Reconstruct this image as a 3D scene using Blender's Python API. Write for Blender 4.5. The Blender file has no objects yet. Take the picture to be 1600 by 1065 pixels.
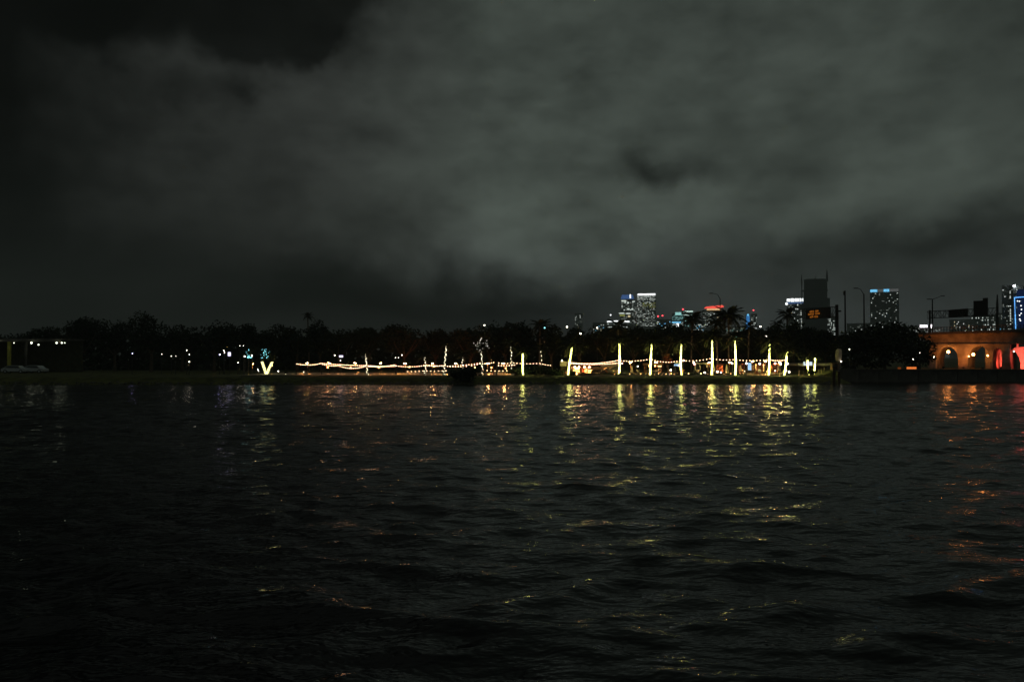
import bpy, math, random
import numpy as np
from mathutils import Vector, Matrix

# ------------------------------------------------------------------ camera, sky, moonlight, exposure
scene = bpy.context.scene
COL = scene.collection
R = math.radians
FPX = 1244.0            # focal length in pixels of the 1600 px wide photograph (28 mm)
CAM_H = 4.0             # eye height over the water, metres
PITCH = math.atan(25.5 / FPX)
cam_data = bpy.data.cameras.new('camera')
cam_data.lens = 28.0
cam_data.sensor_width = 36.0
cam_data.clip_start = 0.1
cam_data.clip_end = 20000
cam = bpy.data.objects.new('camera', cam_data)
COL.objects.link(cam)
cam.location = (0, 0, CAM_H)
cam.rotation_euler = (R(90) + PITCH, 0, 0)
scene.camera = cam
scene.view_settings.view_transform = 'Standard'
scene.view_settings.look = 'None'
scene.view_settings.exposure = 0.0
scene.view_settings.gamma = 1.0
scene.view_settings.use_curve_mapping = False
scene.render.engine = 'CYCLES'
cy = scene.cycles
cy.use_denoising = True
cy.max_bounces = 5
cy.diffuse_bounces = 2
cy.glossy_bounces = 3
cy.transmission_bounces = 2
cy.sample_clamp_indirect = 6.0
cy.use_light_tree = True
cy.caustics_reflective = False
cy.caustics_refractive = False
cy.filter_width = 1.5


class Nodes:
    """Small helper that strings shader nodes together."""
    def __init__(self, tree):
        self.t = tree

    def new(self, kind, **kw):
        n = self.t.nodes.new(kind)
        for k, v in kw.items():
            setattr(n, k, v)
        return n

    def link(self, a, b):
        self.t.links.new(a, b)

    def m(self, op, a, b=0.0, c=0.0):
        n = self.new('ShaderNodeMath', operation=op)
        for i, v in enumerate((a, b, c)):
            if isinstance(v, (int, float)):
                n.inputs[i].default_value = v
            else:
                self.link(v, n.inputs[i])
        return n.outputs[0]

    def ss(self, v, lo, hi):
        n = self.new('ShaderNodeMapRange', interpolation_type='SMOOTHSTEP')
        self.link(v, n.inputs['Value'])
        n.inputs['From Min'].default_value = lo
        n.inputs['From Max'].default_value = hi
        return n.outputs['Result']


def sx(px):
    """sine of the azimuth under which a column of the photograph looks out"""
    return math.sin(math.atan((px - 800) / FPX))


def sel(py):
    return math.sin(math.atan((558 - py) / FPX))


def build_sky():
    w = bpy.data.worlds.new('World')
    scene.world = w
    w.use_nodes = True
    t = w.node_tree
    t.nodes.clear()
    N = Nodes(t)
    tc = N.new('ShaderNodeTexCoord')
    d = tc.outputs['Generated']
    warp = N.new('ShaderNodeTexNoise')
    warp.inputs['Scale'].default_value = 7.0
    warp.inputs['Detail'].default_value = 6.0
    warp.inputs['Roughness'].default_value = 0.55
    N.link(d, warp.inputs['Vector'])
    wsep = N.new('ShaderNodeSeparateColor')
    N.link(warp.outputs['Color'], wsep.inputs[0])
    sep = N.new('ShaderNodeSeparateXYZ')
    N.link(d, sep.inputs[0])
    x, y, z = sep.outputs
    hyp = N.m('SQRT', N.m('ADD', N.m('MULTIPLY', x, x), N.m('ADD', N.m('MULTIPLY', y, y), 1e-5)))
    u0 = N.m('DIVIDE', x, hyp)
    u = N.m('ADD', u0, N.m('MULTIPLY', N.m('SUBTRACT', wsep.outputs[0], 0.5), 0.20))
    v = N.m('ADD', z, N.m('MULTIPLY', N.m('SUBTRACT', wsep.outputs[1], 0.5), 0.15))

    def blob(px, py, rx, ry, amp):
        a = N.m('MULTIPLY', N.m('SUBTRACT', u, sx(px)), FPX / rx)
        b = N.m('MULTIPLY', N.m('SUBTRACT', v, sel(py)), FPX / ry)
        e = N.m('EXPONENT', N.m('MULTIPLY', N.m('ADD', N.m('MULTIPLY', a, a), N.m('MULTIPLY', b, b)), -1.0))
        return N.m('MULTIPLY', e, amp)

    right = N.ss(u, sx(380), sx(840))
    high = N.ss(v, sel(480), sel(370))
    low_right = N.ss(u, sx(780), sx(1250))
    total = N.m('ADD', 0.0066, N.m('MULTIPLY', N.m('MULTIPLY', right, high), SKY['plateau']))
    total = N.m('ADD', total, N.m('MULTIPLY', N.m('MULTIPLY', low_right, N.m('SUBTRACT', 1.0, high)), SKY['low']))
    for b in SKY['blobs']:
        total = N.m('ADD', total, blob(*b))
    # clear gap in the clouds, dark sky above the heads of the cumulus on the left
    gap = N.m('ADD', blob(120, -30, 310, 105, 1.5), blob(430, 40, 130, 62, 1.0))
    gap = N.m('ADD', gap, blob(90, 110, 75, 60, 0.7))
    lump = N.new('ShaderNodeTexNoise')
    lump.inputs['Scale'].default_value = 10.0
    lump.inputs['Detail'].default_value = 4.0
    N.link(d, lump.inputs['Vector'])
    gap = N.m('ADD', gap, N.m('MULTIPLY', N.m('SUBTRACT', lump.outputs['Fac'], 0.5), 1.5))
    gap = N.ss(gap, 0.35, 1.05)
    total = N.m('MULTIPLY', total, N.m('SUBTRACT', 1.0, N.m('MULTIPLY', gap, 0.76)))
    tex = N.new('ShaderNodeTexNoise')
    tex.inputs['Scale'].default_value = 7.5
    tex.inputs['Detail'].default_value = 7.0
    tex.inputs['Roughness'].default_value = 0.55
    mp = N.new('ShaderNodeMapping')
    mp.inputs['Scale'].default_value = (1.0, 1.0, 1.9)
    N.link(d, mp.inputs['Vector'])
    N.link(mp.outputs[0], tex.inputs['Vector'])
    fac = N.m('ADD', 0.28, N.m('MULTIPLY', tex.outputs['Fac'], 1.75))
    fine = N.new('ShaderNodeTexNoise')
    fine.inputs['Scale'].default_value = 19.0
    fine.inputs['Detail'].default_value = 6.0
    N.link(mp.outputs[0], fine.inputs['Vector'])
    fac = N.m('ADD', fac, N.m('MULTIPLY', N.m('SUBTRACT', fine.outputs['Fac'], 0.5), 0.75))
    total = N.m('MULTIPLY', N.m('MAXIMUM', total, 0.0018), fac)
    # overhead and below the horizon: even cloud, dark ground haze
    zen = N.ss(z, 0.42, 0.8)
    total = N.m('ADD', N.m('MULTIPLY', total, N.m('SUBTRACT', 1.0, zen)), N.m('MULTIPLY', zen, 0.06))
    tint = N.new('ShaderNodeMix', data_type='RGBA')
    N.link(N.ss(v, sel(520), sel(330)), tint.inputs[0])
    tint.inputs[6].default_value = (0.86, 1.0, 0.97, 1)
    tint.inputs[7].default_value = (0.82, 1.0, 0.86, 1)
    tint2 = N.new('ShaderNodeMix', data_type='RGBA')
    N.link(N.m('SUBTRACT', 1.0, right), tint2.inputs[0])
    N.link(tint.outputs[2], tint2.inputs[6])
    tint2.inputs[7].default_value = (0.90, 1.0, 0.91, 1)
    em = N.new('ShaderNodeBackground')
    N.link(tint2.outputs[2], em.inputs['Color'])
    N.link(total, em.inputs['Strength'])
    # what is left of daylight: the sun is far below the horizon
    sky = N.new('ShaderNodeTexSky', sky_type='NISHITA')
    sky.sun_disc = False
    sky.sun_elevation = R(-8)
    sky.sun_rotation = R(200)
    bg2 = N.new('ShaderNodeBackground')
    N.link(sky.outputs[0], bg2.inputs['Color'])
    bg2.inputs['Strength'].default_value = 0.05
    add = N.new('ShaderNodeAddShader')
    N.link(em.outputs[0], add.inputs[0])
    N.link(bg2.outputs[0], add.inputs[1])
    out = N.new('ShaderNodeOutputWorld')
    N.link(add.outputs[0], out.inputs['Surface'])


SKY = dict(plateau=0.039, low=0.036, blobs=[
    (330, 210, 230, 140, 0.014), (230, 330, 230, 120, 0.004), (560, 160, 200, 190, 0.010),
    (800, 290, 170, 190, 0.020), (930, 400, 200, 60, 0.016), (1010, 150, 200, 120, 0.008),
    (1330, 310, 330, 75, 0.020), (1180, 330, 200, 60, 0.010), (1250, 130, 330, 110, 0.006),
    (1035, 290, 66, 34, -0.050), (1195, 290, 105, 55, -0.022), (1400, 395, 260, 34, -0.020),
    (1300, 415, 120, 40, -0.012), (1550, 430, 140, 60, -0.010), (960, 362, 26, 10, -0.014),
    (650, 440, 260, 56, -0.013), (310, 168, 62, 28, -0.012), (388, 158, 28, 34, -0.012),
    (400, 268, 50, 20, -0.005), (1010, 60, 60, 60, -0.010), (1620, 120, 120, 160, -0.012),
    (900, 390, 230, 62, 0.013), (1330, 345, 280, 40, 0.007), (30, 300, 160, 260, -0.0045), (535, 90, 30, 30, -0.010),
    (860, 450, 170, 34, -0.009), (20, 150, 130, 210, -0.009), (1080, 330, 60, 40, 0.006), (700, 60, 160, 90, -0.008),
])
build_sky()

moon = bpy.data.lights.new('moonlight', 'SUN')
moon.energy = 0.004
moon.angle = R(12)
moon.color = (1.0, 0.96, 0.9)
moon_o = bpy.data.objects.new('moonlight', moon)
COL.objects.link(moon_o)
moon_o.rotation_euler = (R(50), 0, R(-20))

# ------------------------------------------------------------------ helpers
rng = random.Random(11)
CR = Vector((1, 0, 0))
CU = Vector((0, -math.sin(PITCH), math.cos(PITCH)))
CF = Vector((0, math.cos(PITCH), math.sin(PITCH)))


def P(px, py, Y):
    """world point at depth Y that the photograph shows at (px, py)"""
    d = CR * ((px - 800) / FPX) + CU * (-(py - 532.5) / FPX) + CF
    return Vector((0, 0, CAM_H)) + d * (Y / d.y)


def X(px, Y):
    return P(px, 558, Y).x


def shore(x):
    return 117.9 + 0.025 * max(-80, min(50, x)) + 0.5 * math.sin(0.15 * x) + 0.3 * math.sin(0.43 * x + 1.0)


def sstep(t):
    t = min(1.0, max(0.0, t))
    return t * t * (3 - 2 * t)


def gz(x, Y):
    """height of the ground"""
    bank = -0.6 + 1.6 * sstep((Y - shore(x) + 2.2) / 6.5)
    quay = -0.6 + 2.5 * sstep((Y - 129.5) / 0.5)
    k = sstep((x - 50.0) / 3.5)
    return bank * (1 - k) + quay * k


def G(px, Y):
    x = X(px, Y)
    return Vector((x, Y, gz(x, Y)))


class MB:
    def __init__(self):
        self.v, self.f = [], []

    def add(self, vs, fs):
        o = len(self.v)
        self.v += [tuple(p) for p in vs]
        self.f += [tuple(i + o for i in f) for f in fs]
        return self

    def box(self, c, s, rz=0.0):
        hx, hy, hz = s[0] / 2, s[1] / 2, s[2] / 2
        ca, sa = math.cos(rz), math.sin(rz)
        vs = []
        for dz in (-hz, hz):
            for dx, dy in ((-hx, -hy), (hx, -hy), (hx, hy), (-hx, hy)):
                vs.append((c[0] + dx * ca - dy * sa, c[1] + dx * sa + dy * ca, c[2] + dz))
        return self.add(vs, [(0, 3, 2, 1), (4, 5, 6, 7), (0, 1, 5, 4), (1, 2, 6, 5), (2, 3, 7, 6), (3, 0, 4, 7)])

    def tube(self, pts, rad, n=6, cap=True):
        pts = [Vector(p) for p in pts]
        rads = rad if isinstance(rad, (list, tuple)) else [rad] * len(pts)
        vs, fs = [], []
        for i, p in enumerate(pts):
            a = pts[max(0, i - 1)]
            b = pts[min(len(pts) - 1, i + 1)]
            t = (b - a).normalized()
            ref = Vector((0, 0, 1)) if abs(t.z) < 0.9 else Vector((1, 0, 0))
            s = t.cross(ref).normalized()
            q = s.cross(t)
            for k in range(n):
                an = 2 * math.pi * k / n
                vs.append(p + (s * math.cos(an) + q * math.sin(an)) * rads[i])
        for i in range(len(pts) - 1):
            for k in range(n):
                k2 = (k + 1) % n
                fs.append((i * n + k, i * n + k2, (i + 1) * n + k2, (i + 1) * n + k))
        if cap:
            fs.append(tuple(range(n - 1, -1, -1)))
            fs.append(tuple((len(pts) - 1) * n + k for k in range(n)))
        return self.add(vs, fs)

    def ball(self, c, r, n=8, m=5, sz=1.0):
        vs = [(c[0], c[1], c[2] - r * sz)]
        for j in range(1, m):
            ph = -math.pi / 2 + math.pi * j / m
            for k in range(n):
                an = 2 * math.pi * k / n
                vs.append((c[0] + r * math.cos(ph) * math.cos(an), c[1] + r * math.cos(ph) * math.sin(an), c[2] + r * sz * math.sin(ph)))
        vs.append((c[0], c[1], c[2] + r * sz))
        fs = []
        for k in range(n):
            fs.append((0, 1 + (k + 1) % n, 1 + k))
            fs.append((len(vs) - 1, 1 + (m - 2) * n + k, 1 + (m - 2) * n + (k + 1) % n))
        for j in range(m - 2):
            for k in range(n):
                a = 1 + j * n
                fs.append((a + k, a + (k + 1) % n, a + n + (k + 1) % n, a + n + k))
        return self.add(vs, fs)

    def cone(self, c, r, h, n=8, r2=0.02):
        return self.tube([(c[0], c[1], c[2]), (c[0], c[1], c[2] + h)], [r, r2], n)

    def prism(self, poly, y0, y1):
        """outline in the x-z plane, extruded from y0 to y1"""
        n = len(poly)
        vs = [(p[0], y0, p[1]) for p in poly] + [(p[0], y1, p[1]) for p in poly]
        fs = [tuple(range(n)), tuple(range(2 * n - 1, n - 1, -1))]
        for i in range(n):
            j = (i + 1) % n
            fs.append((i, n + i, n + j, j))
        return self.add(vs, fs)

    def mesh(self, name, smooth=False):
        me = bpy.data.meshes.new(name)
        me.from_pydata(self.v, [], self.f)
        me.validate()
        if smooth:
            me.polygons.foreach_set('use_smooth', [True] * len(me.polygons))
        me.update()
        return me

    def build(self, name, mat, parent=None, smooth=False, kind=None, loc=None):
        return place(self.mesh(name, smooth), name, mat, parent, kind, loc)


def place(me, name, mat, parent=None, kind=None, loc=None):
    o = bpy.data.objects.new(name, me)
    COL.objects.link(o)
    if mat is not None and not me.materials:
        me.materials.append(mat)
    if parent is not None:
        o.parent = parent
    if kind:
        o['kind'] = kind
    if loc is not None:
        o.location = loc
    return o


def thing(name, label, cat, loc, group=None, rz=0.0):
    o = bpy.data.objects.new(name, None)
    o.empty_display_size = 0.3
    COL.objects.link(o)
    o.location = loc
    o.rotation_euler = (0, 0, rz)
    o['label'] = label
    o['category'] = cat
    if group:
        o['group'] = group
    return o


def setting(o, kind='structure'):
    o['kind'] = kind
    return o


def mat(name, col, rough=0.7, var=0.35, scale=4.0, spec=0.3, bump=0.0, metal=0.0):
    m = bpy.data.materials.new(name)
    m.use_nodes = True
    t = m.node_tree
    N = Nodes(t)
    b = t.nodes['Principled BSDF']
    b.inputs['Roughness'].default_value = rough
    b.inputs['Metallic'].default_value = metal
    b.inputs['Specular IOR Level'].default_value = spec
    tc = N.new('ShaderNodeTexCoord')
    no = N.new('ShaderNodeTexNoise')
    no.inputs['Scale'].default_value = scale
    no.inputs['Detail'].default_value = 4.0
    N.link(tc.outputs['Object'], no.inputs['Vector'])
    mx = N.new('ShaderNodeMix', data_type='RGBA')
    N.link(N.ss(no.outputs['Fac'], 0.3, 0.7), mx.inputs[0])
    mx.inputs[6].default_value = (col[0] * (1 - var), col[1] * (1 - var), col[2] * (1 - var), 1)
    mx.inputs[7].default_value = (min(1, col[0] * (1 + var)), min(1, col[1] * (1 + var)), min(1, col[2] * (1 + var)), 1)
    N.link(mx.outputs[2], b.inputs['Base Color'])
    if bump:
        bn = N.new('ShaderNodeBump')
        bn.inputs['Strength'].default_value = bump
        bn.inputs['Distance'].default_value = 0.05
        N.link(no.outputs['Fac'], bn.inputs['Height'])
        N.link(bn.outputs[0], b.inputs['Normal'])
    return m


def glow(name, col, strength, sample=True):
    m = bpy.data.materials.new(name)
    m.use_nodes = True
    t = m.node_tree
    t.nodes.clear()
    N = Nodes(t)
    e = N.new('ShaderNodeEmission')
    e.inputs['Color'].default_value = (*col, 1)
    e.inputs['Strength'].default_value = strength
    o = N.new('ShaderNodeOutputMaterial')
    N.link(e.outputs[0], o.inputs['Surface'])
    m.cycles.emission_sampling = 'FRONT' if sample else 'NONE'
    return m


M = dict(
    bark=mat('bark', (0.11, 0.085, 0.06), 0.9, 0.4, 6, bump=0.5),
    palm_bark=mat('palm_bark', (0.2, 0.17, 0.13), 0.85, 0.3, 9, bump=0.5),
    leaf=mat('leaf', (0.035, 0.055, 0.02), 0.6, 0.5, 0.8),
    leaf_dark=mat('leaf_dark', (0.022, 0.035, 0.016), 0.65, 0.5, 0.8),
    frond=mat('frond', (0.04, 0.042, 0.016), 0.55, 0.4, 2),
    hedge=mat('hedge', (0.03, 0.055, 0.02), 0.7, 0.5, 2),
    grass=mat('grass', (0.075, 0.078, 0.02), 0.9, 0.5, 0.7, bump=0.4),
    sand=mat('sand', (0.42, 0.33, 0.23), 0.95, 0.2, 0.9, bump=0.3),
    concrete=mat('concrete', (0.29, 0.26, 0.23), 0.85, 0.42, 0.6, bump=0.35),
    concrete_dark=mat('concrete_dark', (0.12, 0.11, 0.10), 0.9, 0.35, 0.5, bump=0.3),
    rock=mat('rock', (0.10, 0.095, 0.085), 0.9, 0.4, 1.2, bump=0.5),
    steel=mat('steel', (0.10, 0.10, 0.10), 0.5, 0.2, 3, metal=0.6),
    cable=mat('cable', (0.02, 0.02, 0.02), 0.6, 0.2, 5),
    wood=mat('wood', (0.22, 0.13, 0.07), 0.7, 0.35, 5),
    wood_dark=mat('wood_dark', (0.07, 0.045, 0.03), 0.75, 0.35, 5),
    canvas=mat('canvas', (0.55, 0.46, 0.34), 0.9, 0.12, 3),
    canvas_dark=mat('canvas_dark', (0.05, 0.045, 0.04), 0.9, 0.2, 3),
    plaster=mat('plaster', (0.62, 0.52, 0.40), 0.9, 0.12, 1.5),
    white=mat('white_paint', (0.75, 0.74, 0.70), 0.5, 0.08, 2),
    red_brown=mat('red_brown_paint', (0.25, 0.08, 0.04), 0.6, 0.2, 2),
    orange=mat('orange_fabric', (0.55, 0.2, 0.06), 0.8, 0.2, 4),
    tower=mat('tower_cladding', (0.26, 0.28, 0.27), 0.6, 0.2, 0.05),
    tower_dark=mat('tower_dark_cladding', (0.15, 0.165, 0.16), 0.6, 0.3, 0.05),
    tower_raw=mat('raw_concrete_dark', (0.05, 0.055, 0.055), 0.8, 0.3, 0.05),
    tower_pale=mat('tower_pale_cladding', (0.42, 0.43, 0.42), 0.6, 0.15, 0.05),
    glass=mat('dark_glass', (0.09, 0.1, 0.1), 0.4, 0.2, 0.05, spec=0.5),
    sign_back=mat('sign_back', (0.035, 0.03, 0.028), 0.6, 0.2, 1),
    car=mat('car_paint', (0.55, 0.58, 0.60), 0.3, 0.05, 2, spec=0.6),
    rubber=mat('rubber', (0.02, 0.02, 0.02), 0.8, 0.2, 4),
)
WARM = (1.0, 0.52, 0.26)
E = dict(
    bulb=glow('bulb_glow', (1.0, 0.54, 0.30), 13),
    bulb_soft=glow('bulb_glow_soft', (1.0, 0.50, 0.25), 40),
    wrap=glow('wrap_glow', (0.94, 0.95, 0.24), 19),
    wrap_soft=glow('wrap_glow_soft', (1.0, 0.9, 0.6), 5),
    v_wrap=glow('pale_yellow_glow', (0.98, 0.92, 0.36), 2.6),
    lamp=glow('lamp_white', (1.0, 0.88, 0.70), 12),
    lamp_dim=glow('lamp_white_dim', (1.0, 0.9, 0.75), 7),
    lamp_violet=glow('lamp_violet', (0.55, 0.5, 1.0), 20),
    lamp_teal=glow('lamp_teal', (0.25, 0.8, 0.85), 3.5),
    spark=glow('spark_white', (1.0, 0.93, 0.8), 2.2),
    lantern=glow('lantern_amber', (1.0, 0.5, 0.17), 30),
    lamp_orange=glow('lamp_orange', (1.0, 0.36, 0.09), 24),
    lamp_bridge=glow('lamp_bridge', (1.0, 0.33, 0.07), 60),
    added_hood=glow('added_hood_glow', (1.0, 0.42, 0.12), 520),
    lamp_red=glow('lamp_red', (1.0, 0.05, 0.03), 30),
    lamp_pink=glow('lamp_pink', (1.0, 0.3, 0.28), 14),
    panel_blue=glow('panel_blue', (0.35, 0.62, 0.9), 1.1),
    panel_white=glow('panel_white', (0.8, 0.9, 1.0), 2.2),
)


def far_glow(name, col, s):
    return glow(name, col, s, sample=False)


W = dict(
    white=far_glow('window_white', (0.9, 1.0, 0.92), 1.0),
    dim=far_glow('window_dim', (0.8, 0.9, 0.8), 0.28),
    warm=far_glow('window_warm', (1.0, 0.85, 0.5), 0.8),
    yellow=far_glow('window_yellow', (0.75, 0.8, 0.2), 0.4),
    teal=far_glow('window_teal', (0.45, 0.95, 0.9), 0.9),
    teal_dim=far_glow('window_teal_dim', (0.06, 0.17, 0.15), 0.35),
    band=far_glow('crown_white', (0.95, 1.0, 1.0), 2.6),
    green_white=far_glow('band_green_white', (0.75, 1.0, 0.9), 1.3),
    blue=far_glow('crown_blue', (0.10, 0.22, 0.55), 0.55),
    bluelit=far_glow('tower_blue', (0.06, 0.30, 0.75), 0.75),
    cyan=far_glow('crown_cyan', (0.18, 0.62, 1.0), 1.4),
    grey=far_glow('crown_grey', (0.4, 0.42, 0.42), 0.28),
    red=far_glow('crown_red', (1.0, 0.10, 0.07), 1.5),
    cream=far_glow('crown_cream', (1.0, 0.62, 0.3), 1.2),
    neon=far_glow('neon_blue', (0.12, 0.42, 1.0), 2.6),
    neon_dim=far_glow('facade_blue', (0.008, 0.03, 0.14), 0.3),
    beacon=far_glow('beacon_white', (0.9, 0.95, 1.0), 26),
    beacon_red=far_glow('beacon_red', (1.0, 0.06, 0.08), 5),
    amber=far_glow('amber_led', (1.0, 0.30, 0.03), 0.33),
    glare=far_glow('glare_white', (1.0, 0.93, 1.0), 5),
)

# ------------------------------------------------------------------ water
def axis(parts):
    out = [parts[0][0]]
    for a, b, s0, s1 in parts:
        t = a
        while t < b - 1e-6:
            k = (t - a) / (b - a)
            t = min(b, t + s0 + (s1 - s0) * k)
            out.append(t)
    return np.array(out)


def build_water():
    half = axis([(0, 11, 0.11, 0.13), (11, 100, 0.14, 0.55), (100, 3000, 2, 500)])
    xs = np.concatenate([-half[:0:-1], half])
    ys = axis([(-3000, -30, 500, 3), (-30, 5, 2.0, 0.2), (5, 22, 0.085, 0.11), (22, 60, 0.11, 0.24), (60, 130, 0.26, 0.5)])
    nx, ny = len(xs), len(ys)
    gx, gy = np.meshgrid(xs, ys)
    cx = np.gradient(xs)[None, :].repeat(ny, 0)
    cyy = np.gradient(ys)[:, None].repeat(nx, 1)
    cell = np.maximum(cx, cyy)
    r = np.random.RandomState(5)
    z = np.zeros_like(gx)
    dx = np.zeros_like(gx)
    dy = np.zeros_like(gx)
    n = 84
    lam = np.exp(np.linspace(math.log(0.32), math.log(7.5), n))
    for L in lam:
        th = R(-100) + r.normal(0, 0.55)          # towards the camera, a little to the side
        k = 2 * math.pi / L
        s = WATER['steep'] * (1.0 + 0.9 * math.exp(-((math.log(L) - math.log(1.1)) / 0.6) ** 2)) * (1 if L < 2.2 else (2.2 / L) ** 1.2)
        a = s / k
        ph = r.uniform(0, 6.283)
        fade = np.clip((L / cell - 2.5) / 3.0, 0, 1)
        arg = k * (gx * math.cos(th) + gy * math.sin(th)) + ph
        z += fade * a * np.cos(arg)
        q = 0.75
        dx -= fade * a * q * math.cos(th) * np.sin(arg)
        dy -= fade * a * q * math.sin(th) * np.sin(arg)
    # long patches of calmer and rougher water
    lee = np.clip((106 - gy) / 14.0, 0, 1)
    lee = 0.3 + 0.7 * lee * lee * (3 - 2 * lee)       # the land shelters the last stretch of water
    gust = lee * (0.85 + 0.25 * np.sin(gx * 0.09 + gy * 0.05 + 1) * np.sin(gy * 0.13 - gx * 0.03))
    co = np.stack([gx + dx * gust, gy + dy * gust, z * gust], -1).reshape(-1, 3).astype(np.float32)
    i = np.arange((ny - 1) * (nx - 1))
    rr, cc = i // (nx - 1), i % (nx - 1)
    a = rr * nx + cc
    quads = np.stack([a, a + 1, a + nx + 1, a + nx], -1).astype(np.int32)
    me = bpy.data.meshes.new('water')
    me.vertices.add(len(co))
    me.vertices.foreach_set('co', co.ravel())
    me.loops.add(quads.size)
    me.loops.foreach_set('vertex_index', quads.ravel())
    me.polygons.add(len(quads))
    me.polygons.foreach_set('loop_start', np.arange(0, quads.size, 4, dtype=np.int32))
    me.polygons.foreach_set('use_smooth', np.ones(len(quads), dtype=bool))
    me.update(calc_edges=True)
    m = bpy.data.materials.new('water')
    m.use_nodes = True
    t = m.node_tree
    N = Nodes(t)
    b = t.nodes['Principled BSDF']
    b.inputs['Base Color'].default_value = (0.0015, 0.003, 0.003, 1)
    b.inputs['IOR'].default_value = 1.33
    tc = N.new('ShaderNodeTexCoord')
    hs = []
    for (sc, rot, sx_, amp, det) in WATER['ripples']:
        mp = N.new('ShaderNodeMapping')
        mp.inputs['Rotation'].default_value = (0, 0, R(rot))
        mp.inputs['Scale'].default_value = (sc * sx_, sc, sc)
        N.link(tc.outputs['Object'], mp.inputs['Vector'])
        no = N.new('ShaderNodeTexNoise')
        no.inputs['Scale'].default_value = 1.0
        no.inputs['Detail'].default_value = det
        N.link(mp.outputs[0], no.inputs['Vector'])
        hs.append(N.m('MULTIPLY', no.outputs['Fac'], amp))
    h = hs[0]
    for q in hs[1:]:
        h = N.m('ADD', h, q)
    geo = N.new('ShaderNodeSeparateXYZ')
    N.link(tc.outputs['Object'], geo.inputs[0])
    h = N.m('MULTIPLY', h, N.m('SUBTRACT', 1.0, N.m('MULTIPLY', N.ss(geo.outputs[1], 92, 106), 0.55)))
    # under the bank the water is only crisped by tiny ripples
    N.link(N.m('ADD', WATER['rough'], N.m('MULTIPLY', N.ss(geo.outputs[1], 95, 105), 0.14)), b.inputs['Roughness'])
    bn = N.new('ShaderNodeBump')
    bn.inputs['Strength'].default_value = 1.0
    bn.inputs['Distance'].default_value = 1.0
    N.link(h, bn.inputs['Height'])
    N.link(bn.outputs[0], b.inputs['Normal'])
    setting(place(me, 'water', m))


WATER = dict(steep=0.021, rough=0.07, ripples=[(1.4, 8, 0.5, 0.13, 2.0), (4.5, -14, 0.55, 0.055, 2.0), (13.0, 20, 0.65, 0.012, 1.0)])
build_water()

# ------------------------------------------------------------------ ground, bank, quay
def build_ground():
    half = axis([(0, 110, 1.0, 1.0), (110, 4000, 8, 700)])
    xs = np.concatenate([-half[:0:-1], half])
    ys = axis([(110, 133, 0.35, 0.35), (133, 6000, 2, 900)])
    nx = len(xs)
    vs, fs = [], []
    for y in ys:
        for x in xs:
            z = gz(x, y)
            if y < 140 and abs(x) < 110:
                z += 0.05 * math.sin(x * 2.1 + y) * math.sin(y * 1.7 - x * 0.6)
            vs.append((x, y, z))
    for j in range(len(ys) - 1):
        for i in range(nx - 1):
            a = j * nx + i
            fs.append((a, a + 1, a + nx + 1, a + nx))
    mb = MB()
    mb.v, mb.f = vs, fs
    setting(mb.build('ground', M['grass'], smooth=True))


build_ground()


def sheet(name, m, px0, px1, Y0, Y1, dz=0.06, n=40):
    """a strip of another surface laid just over the ground"""
    mb = MB()
    vs, fs = [], []
    ny = 10
    for j in range(ny + 1):
        Y = Y0 + (Y1 - Y0) * j / ny
        for i in range(n + 1):
            x = X(px0, Y0) + (X(px1, Y0) - X(px0, Y0)) * i / n
            wob = 0.4 * math.sin(i * 1.3) if j in (0, ny) else 0
            vs.append((x, Y + wob, gz(x, Y + wob) + dz))
    for j in range(ny):
        for i in range(n):
            a = j * (n + 1) + i
            fs.append((a, a + 1, a + n + 2, a + n + 1))
    mb.add(vs, fs)
    return setting(mb.build(name, m))


sheet('sand_path', M['sand'], 372, 862, 129.2, 152, 0.12, 90)
sheet('sand_terrace', M['sand'], 872, 1166, 130.5, 150, 0.12, 60)
sheet('sand_terrace', M['sand'], 1167, 1216, 126.6, 150, 0.12, 24)

# quay wall on the right with a coping, blocks told apart by their joints
qx0, qx1 = 53.0, 260.0
quay = thing('quay_wall', 'long dark concrete quay wall along the water below the bridge', 'wall', (qx0, 129.5, 0))
x = 0.0
blk = None
k = 0
while x < qx1 - qx0:
    w = 3.2
    if blk is None:
        mb = MB().box((w / 2, 0, 0.55), (w - 0.06, 0.7, 2.7))
        blk = mb.mesh('wall_block')
        blk.materials.append(M['concrete_dark'])
    place(blk, 'wall_block', None, quay, loc=(x, (k % 2) * 0.02, 0))
    x += w
    k += 1
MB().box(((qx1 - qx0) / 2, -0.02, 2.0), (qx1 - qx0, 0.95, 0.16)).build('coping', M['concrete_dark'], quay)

# stones on the edge of the bank: each one a thing would not be told apart in the dark, so one mass
st = MB()
for i in range(900):
    px = rng.uniform(-60, 1310)
    x = X(px, 118)
    y = shore(x) + rng.uniform(-0.3, 1.3)
    r_ = rng.uniform(0.08, 0.28)
    st.ball((x, y, gz(x, y) + 0.02), r_, 6, 4, 0.6)
for p in range(len(st.v)):
    vx, vy, vz = st.v[p]
    st.v[p] = (vx + rng.uniform(-.03, .03), vy + rng.uniform(-.03, .03), vz + rng.uniform(-.03, .03))
setting(st.build('bank_gravel', M['rock']), 'stuff')

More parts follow.
